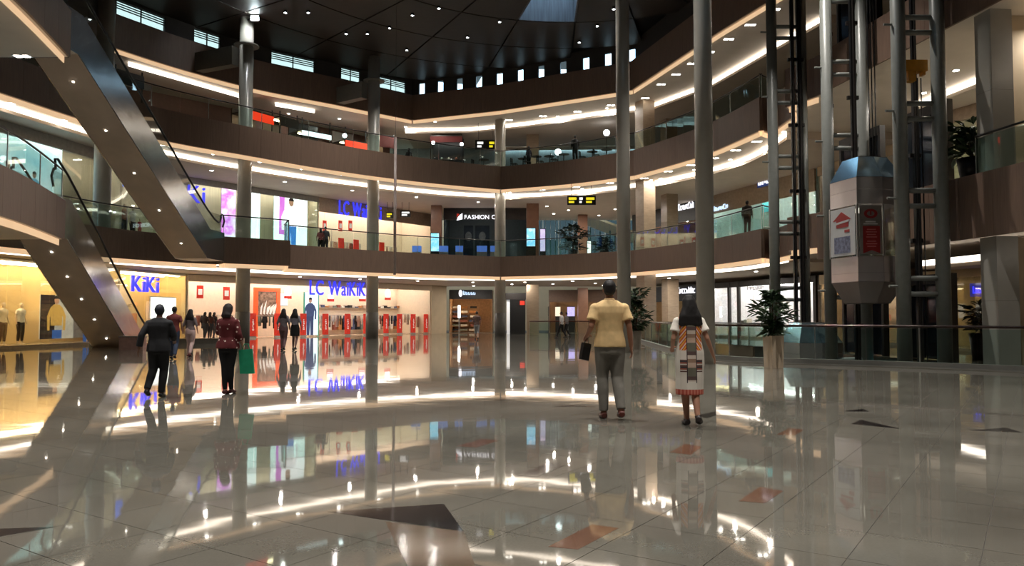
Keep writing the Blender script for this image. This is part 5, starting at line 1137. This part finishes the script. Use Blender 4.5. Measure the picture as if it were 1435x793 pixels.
B().add([(-.10, -.05, 0), (.13, -.05, 0), (.13, .05, 0), (-.10, .05, 0), (-.13, -.03, .40), (.09, -.03, .42), (.09, .03, .42), (-.13, .03, .40)], [(3, 2, 1, 0), (4, 5, 6, 7), (0, 1, 5, 4), (1, 2, 6, 5), (2, 3, 7, 6), (3, 0, 4, 7)]).build('body', cloth('green', (20, 140, 100)), o); B().tube([(-.08, 0, .4), (-.04, 0, .5), (.02, 0, .5), (.05, 0, .41)], .008, 6).build('handle', cloth('green', (20, 140, 100)), o)
walk = dict(Lk=(-.08, .1, .5), La=(-.08, .06, .085), Rk=(.08, .0, .5), Ra=(.08, -.2, .14), Rt=(.08, -.08, .04))
pp = gnd(243, 503); person('person in a dark red top and blue jeans behind the dark jacket', pp, .2, 1.62, walk, False, (150, 108, 88), top=dict(kind='shirt', mat=cloth('maroon', (116, 52, 50)), sleeve=.7, lo=.85), bottom=dict(kind='trousers', mat=cloth('denim', (52, 62, 84))), hair='short', voxel=.02, eyes=False)
pp = gnd(266, 500); person('woman with long black hair in a grey top and pale pink trousers', pp, 0, 1.55, walk, True, (176, 132, 110), top=dict(kind='blouse', mat=cloth('greytop', (120, 106, 108)), sleeve=1.2, lo=.95), bottom=dict(kind='trousers', mat=cloth('palepink', (206, 176, 172))), shoes=(90, 26, 30), hair='long', voxel=.02, eyes=False)
for x, y, lb, c, hr in ((287, 476, 'dark clad shopper at the left of the trio by the shop entrance', (52, 40, 40), 'bob'), (294, 475.5, 'shopper in brown in the middle of the trio by the shop entrance', (90, 52, 44), 'mid'), (300, 474.5, 'slim dark clad shopper at the right of the trio by the shop entrance', (40, 32, 34), 'bob')):
    pp = gnd(x, y); person(lb, pp, random.uniform(-.4, .4), 1.58, walk, True, (150, 108, 88), top=dict(kind='blouse', mat=cloth('t%d' % x, c), sleeve=1.5, lo=.9), bottom=dict(kind='trousers', mat=cloth('slate', (60, 60, 66))), hair=hr, voxel=.024, group='trio by the shop entrance', eyes=False)
pp = gnd(397, 491); person('woman in a grey top and mauve trousers strolling to the shop', pp, 0, 1.62, walk, True, (170, 130, 110), top=dict(kind='blouse', mat=cloth('grey2', (112, 104, 108)), sleeve=1.3, lo=.95), bottom=dict(kind='trousers', mat=cloth('mauve', (108, 82, 84))), hair='long', haircol=(30, 20, 18), voxel=.02, eyes=False)
pp = gnd(413, 490.5); person('woman in a grey top and short black skirt strolling to the shop', pp, 0, 1.62, walk, True, (120, 90, 84), top=dict(kind='blouse', mat=cloth('grey3', (128, 124, 134)), sleeve=1.3, lo=1.0), bottom=dict(kind='skirt', mat=cloth('black', (18, 18, 20)), hem=.58), hair='long', voxel=.02, eyes=False)
pp = gnd(668, 476); person('person in a brown top and grey shorts near the wood lined shop', pp, 0, 1.62, walk, False, (160, 118, 98), top=dict(kind='shirt', mat=cloth('brown', (98, 74, 66)), sleeve=.8), bottom=dict(kind='trousers', mat=cloth('shorts', (140, 140, 144)), end=.0), hair='short', voxel=.024, eyes=False)
pp = gnd(787, 474); person('waiter in a white shirt and black trousers walking past the brown framed shop', pp, 1.2, 1.62, dict(Lk=(-.08, .2, .5), La=(-.08, .3, .1), Rk=(.08, -.05, .5), Ra=(.08, -.3, .14), Rt=(.08, -.2, .04)), False, (140, 100, 84), top=dict(kind='shirt', mat=cloth('whiteshirt', (196, 192, 190)), sleeve=1.4), bottom=dict(kind='trousers', mat=cloth('black', (18, 18, 20))), hair='short', voxel=.024, eyes=False)
pp = gnd(793, 473); person('waiter in a grey waistcoat walking beside the white shirted waiter', pp + Vector((.1, .8, 0)), 1.2, 1.60, walk, False, (140, 100, 84), top=dict(kind='shirt', mat=cloth('waist', (110, 106, 106)), sleeve=1.4), bottom=dict(kind='trousers', mat=cloth('black', (18, 18, 20))), hair='short', voxel=.024, eyes=False)
def up(x, y, Y, z): p = at(x, y, Y); return Vector((p.x, p.y, z))
person('person in dark clothes standing at the third level railing', up(806, 210, 48.6, Z3), .3, 1.75, None, False, (90, 66, 56), top=dict(kind='shirt', mat=cloth('dk', (30, 30, 34)), sleeve=1.6), bottom=dict(kind='trousers', mat=cloth('black', (18, 18, 20))), hair='short', voxel=.024, eyes=False)
sit = dict(Lk=(-.1, .42, .48), Rk=(.1, .42, .48), Lh=(-.09, 0, .5), Rh=(.09, 0, .5), La=(-.1, .42, .085), Ra=(.1, .42, .085))
person('diner in dark clothes beside a table at the third level railing', up(741, 215, 50.6, Z3), .6, 1.5, None, True, (90, 66, 56), top=dict(kind='shirt', mat=cloth('dk2', (40, 36, 52)), sleeve=1.6), bottom=dict(kind='trousers', mat=cloth('black', (18, 18, 20))), hair='bob', voxel=.026, eyes=False)
person('person in dark clothes by the dark kiosk on the third level', up(573, 210, 51.6, Z3), .2, 1.6, None, True, (90, 66, 56), top=dict(kind='shirt', mat=cloth('dk', (30, 30, 34)), sleeve=1.6), bottom=dict(kind='trousers', mat=cloth('black', (18, 18, 20))), hair='bob', voxel=.026, eyes=False)
person('shopper in grey standing at the second level shop entrance', up(456, 340, 47.5, Z2), .2, 1.68, None, False, (110, 80, 70), top=dict(kind='shirt', mat=cloth('sl', (76, 80, 92)), sleeve=1.4), bottom=dict(kind='trousers', mat=cloth('slate', (60, 60, 66))), hair='short', voxel=.022, eyes=False)
person('shopper in maroon beside the grey clad shopper on the second level', up(449, 340, 47.2, Z2), .4, 1.55, None, True, (110, 80, 70), top=dict(kind='blouse', mat=cloth('mar2', (120, 62, 64)), sleeve=1.4), bottom=dict(kind='trousers', mat=cloth('black', (18, 18, 20))), hair='mid', voxel=.022, eyes=False)
person('person in dark clothes leaning at the second level railing near the lift frame', up(1047, 300, 36.6, Z2), -.6, 1.65, None, False, (90, 66, 56), top=dict(kind='jacket', mat=cloth('dk3', (52, 46, 44)), sleeve=1.7, g=.04), bottom=dict(kind='trousers', mat=cloth('black', (18, 18, 20))), hair='short', voxel=.02, eyes=False)
# mannequins
def mannequin(lb, loc, rz, tc_, bc_, hgt=1.8): person(lb, loc, rz, hgt, None, False, (228, 206, 176), top=dict(kind='shirt', mat=cloth('mq%d%d' % (tc_[0], tc_[1]), tc_), sleeve=.6), bottom=dict(kind='trousers', mat=cloth('mqb%d' % bc_[0], bc_), end=.8), shoes=None, hair=None, voxel=.024, name='mannequin', cat='mannequin', group='display mannequins', eyes=False)
for x, d, lb, t_, b_ in ((4, .9, 'mannequin in a pale shirt and brown trousers at the left picture edge', (236, 222, 196), (96, 62, 48)), (29, .9, 'mannequin in a white shirt and dark trousers beside the sweater poster', (244, 238, 224), (70, 56, 46))):
    t, _, _ = SA.loc(x, 450, d); mannequin(lb, SA.pt(t, d, .12), SA.rz + math.pi, t_, b_)
for x, d, fr, lb, t_, b_ in ((150, .5, SA, 'mannequin in a striped top behind the escalator on the second level', (190, 186, 180), (60, 58, 56)), (174, .7, SB, 'mannequin in terracotta on the second level', (150, 84, 60), (40, 38, 36)), (186, .9, SB, 'mannequin in black and white on the second level', (210, 206, 200), (48, 46, 46)), (196, .5, SB, 'short mannequin in a red top on the second level', (190, 44, 48), (180, 40, 44))):
    t, _, _ = fr.loc(x, 300, d); mannequin(lb, fr.pt(t, d, Z2 + .12), fr.rz + math.pi, t_, b_, 1.75 if 'short' not in lb else 1.1)
# ================================================================ plants and small things
M_leaf = P('dark_green_leaf', (44, 66, 38), .45, var=.45, scale=9)
M_leafd = P('deep_green_leaf', (30, 44, 30), .45, var=.45, scale=9)
M_stem = P('brown_stem', (84, 62, 46), .7)
def plant(label, loc, pot, pw, ph, hgt, spread, n, mat, rz=0.0, leaf=.2, round_pot=False, seed=1):
    rnd = random.Random(seed); o = thing('potted_plant', label, 'plant', loc, rz); w2 = pw / 2
    if round_pot: B().lathe([(w2 * .75, 0), (w2, ph), (w2 * .9, ph), (w2 * .85, ph - .06)], n=20).build('pot', pot, o, True)
    else: B().add([(-w2 * .9, -w2 * .9, 0), (w2 * .9, -w2 * .9, 0), (w2 * .9, w2 * .9, 0), (-w2 * .9, w2 * .9, 0), (-w2, -w2, ph), (w2, -w2, ph), (w2, w2, ph), (-w2, w2, ph)], [(3, 2, 1, 0), (4, 5, 6, 7), (0, 1, 5, 4), (1, 2, 6, 5), (2, 3, 7, 6), (3, 0, 4, 7)]).build('pot', pot, o)
    B().lathe([(w2 * .8, 0), (w2 * .8, .02)], (0, 0, ph - .01), 12).build('soil', M_stem, o)
    b = B(); tips = []
    for k in range(6):
        a = rnd.uniform(0, 6.28); r = spread * rnd.uniform(.05, .35); z = ph + hgt * rnd.uniform(.5, .95); m = Vector((math.cos(a) * r, math.sin(a) * r, z)); b.tube([(math.cos(a) * .03, math.sin(a) * .03, ph - .05), m * .5 + Vector((0, 0, ph * .5)), m], [.02, .015, .008], 6); tips.append(m)
    b.build('stem', M_stem, o)
    f = B()
    for k in range(n):
        a = rnd.uniform(0, 6.28); zf = rnd.random(); wob = .55 + .45 * math.sin(zf * 9 + seed); r = spread * rnd.random() ** .6 * wob; p = Vector((math.cos(a) * r, math.sin(a) * r, ph + .02 + hgt * zf))
        L = leaf * rnd.uniform(.7, 1.3); d = Vector((math.cos(a + rnd.uniform(-.7, .7)), math.sin(a + rnd.uniform(-.7, .7)), rnd.uniform(-.5, .7))).normalized(); s = d.cross(Vector((0, 0, 1))).normalized() * L * .17; nn = s.cross(d).normalized() * L * .06
        f.add([p, p + d * L * .35 + s + nn, p + d * L * .7 + s * .8 + nn, p + d * L - nn * 1.5, p + d * L * .7 - s * .8 + nn, p + d * L * .35 - s + nn], [(0, 1, 2, 3), (0, 3, 4, 5)])
    f.build('foliage', mat, o, kind='stuff'); return o
M_potw = P('pale_wood_planter', (196, 176, 152), .4, var=.12, scale=3, stretch=(1, 1, .2))
q = gnd(1088, 516); plant('tall leafy plant in a square pale planter beside the railing', q + Vector((0, .2, 0)), M_potw, .37, .82, 1.1, .5, 380, M_leaf, .35, .26, seed=3)
q = gnd(892, 490); plant('leafy plant in a tall pale planter between the man and the slim columns', q + Vector((0, .2, 0)), P('taupe_planter', (150, 138, 124), .4), .36, .74, 1.65, .5, 420, M_leaf, .2, .3, seed=5)
plant('bushy dark tree like plant on the far second level', (4.0, 50.6, Z2), M_dark, .7, .5, 1.6, 1.0, 420, M_leafd, 0, .35, True, 8)
plant('low dark bushy plant beside the dark pillar on the second level', (5.95, 49.8, Z2), M_dark, .7, .4, .75, .9, 300, M_leafd, 0, .3, True, 9)
plant('fern in a black pot at the second level edge near the picture edge', (13.15, 21.85, Z2), P('black_pot', (22, 22, 24), .3), .8, .62, .95, .6, 260, M_leaf, 0, .4, True, 12)
plant('pot plant in a dark red pot on the ground level behind the near lift posts', (14.35, 23.6, 0), P('dark_red_pot', (54, 30, 28), .3), .7, .8, .9, .45, 220, M_leafd, 0, .3, True, 14)
# hanging slim tube in the void
p = at(553, 385, 36); o = thing('hanging_tube', 'slim translucent tube hanging in the void before the second level', 'ornament', (p.x, p.y, 0))
B().tube([(0, 0, p.z), (0, 0, at(553, 192, 36).z)], .065, 10).build('tube', P('pinkish_acrylic', (176, 160, 156), .25, var=.25, scale=2), o, True); B().tube([(0, 0, at(553, 192, 36).z), (0, 0, ROOFZ)], .008, 5).build('wire', M_black, o)
# floodlight on the column
p = at(357, 25, 39.9); o = thing('floodlight', 'bright white floodlight on the round column under the roof', 'floodlight', (p.x, p.y, p.z))
B().box(-.24, .24, 0, .15, -.16, .16).build('housing', M_black, o); B().box(-.2, .2, -.02, 0, -.12, .12).build('lens', E('flood_lens', (235, 250, 255), 30.0), o); B().tube([(-.2, .1, 0), (-.75, .5, 0)], .03, 6).build('arm', M_black, o)
area_lamp('flood_light', (0, -.06, 0), 0.4, 90, (.92, .98, 1.0), o, (math.radians(60), 0, 0))
# letters below the slab edge seen through the railing glass
fr = FR((11.62, 28.0), (12.75, 20.6)); o = fthing(fr, 'shop_sign', 'teal letters low behind the railing glass under the lift car', 'sign'); letters('HEI', 2.6, 4.4, -.62, -.12, -.14, .04, E('teal_letter', (60, 140, 150), .5), o, .02)
# lamps of the level below
for k, (x, y) in enumerate(((9, 26), (9, 36), (14, 24))):
    o = thing('ceiling_panel_light', 'white panel light in the level below, %s from the viewer' % ['first', 'third', 'second'][k], 'lamp', (x + 6 if k == 2 else x - 6, y, -.52)); B().box(-.6, .6, -.15, .15, -.05, 0).build('housing', M_silver, o); B().box(-.55, .55, -.12, .12, -.06, -.05).build('diffuser', M_slampw, o)
# escalator foot box with pink steel reflection in its colour, shop entrance step
o = thing('truss_end_box', 'low box at the foot of the lower escalator, pink steel reflection in its colour', 'box', gnd(186, 490), .1); B().box(-.45, .45, -.2, .2, 0, .5).build('body', P('pink_reflection_paint', (150, 122, 116), .2), o); B().box(-.47, .47, -.22, .22, .5, .54).build('cap', M_beam, o)
o = thing('display_plinth', 'low grey stone step before the shop entrance beside the walking group', 'plinth', gnd(300, 481), .25); B().box(-1.6, 1.4, -.3, .3, 0, .22).build('body', M_colbase, o); B().box(-1.6, 1.4, -.32, .32, .22, .25).build('cap', M_stone, o)
bpy.data.scenes.remove(TMP)
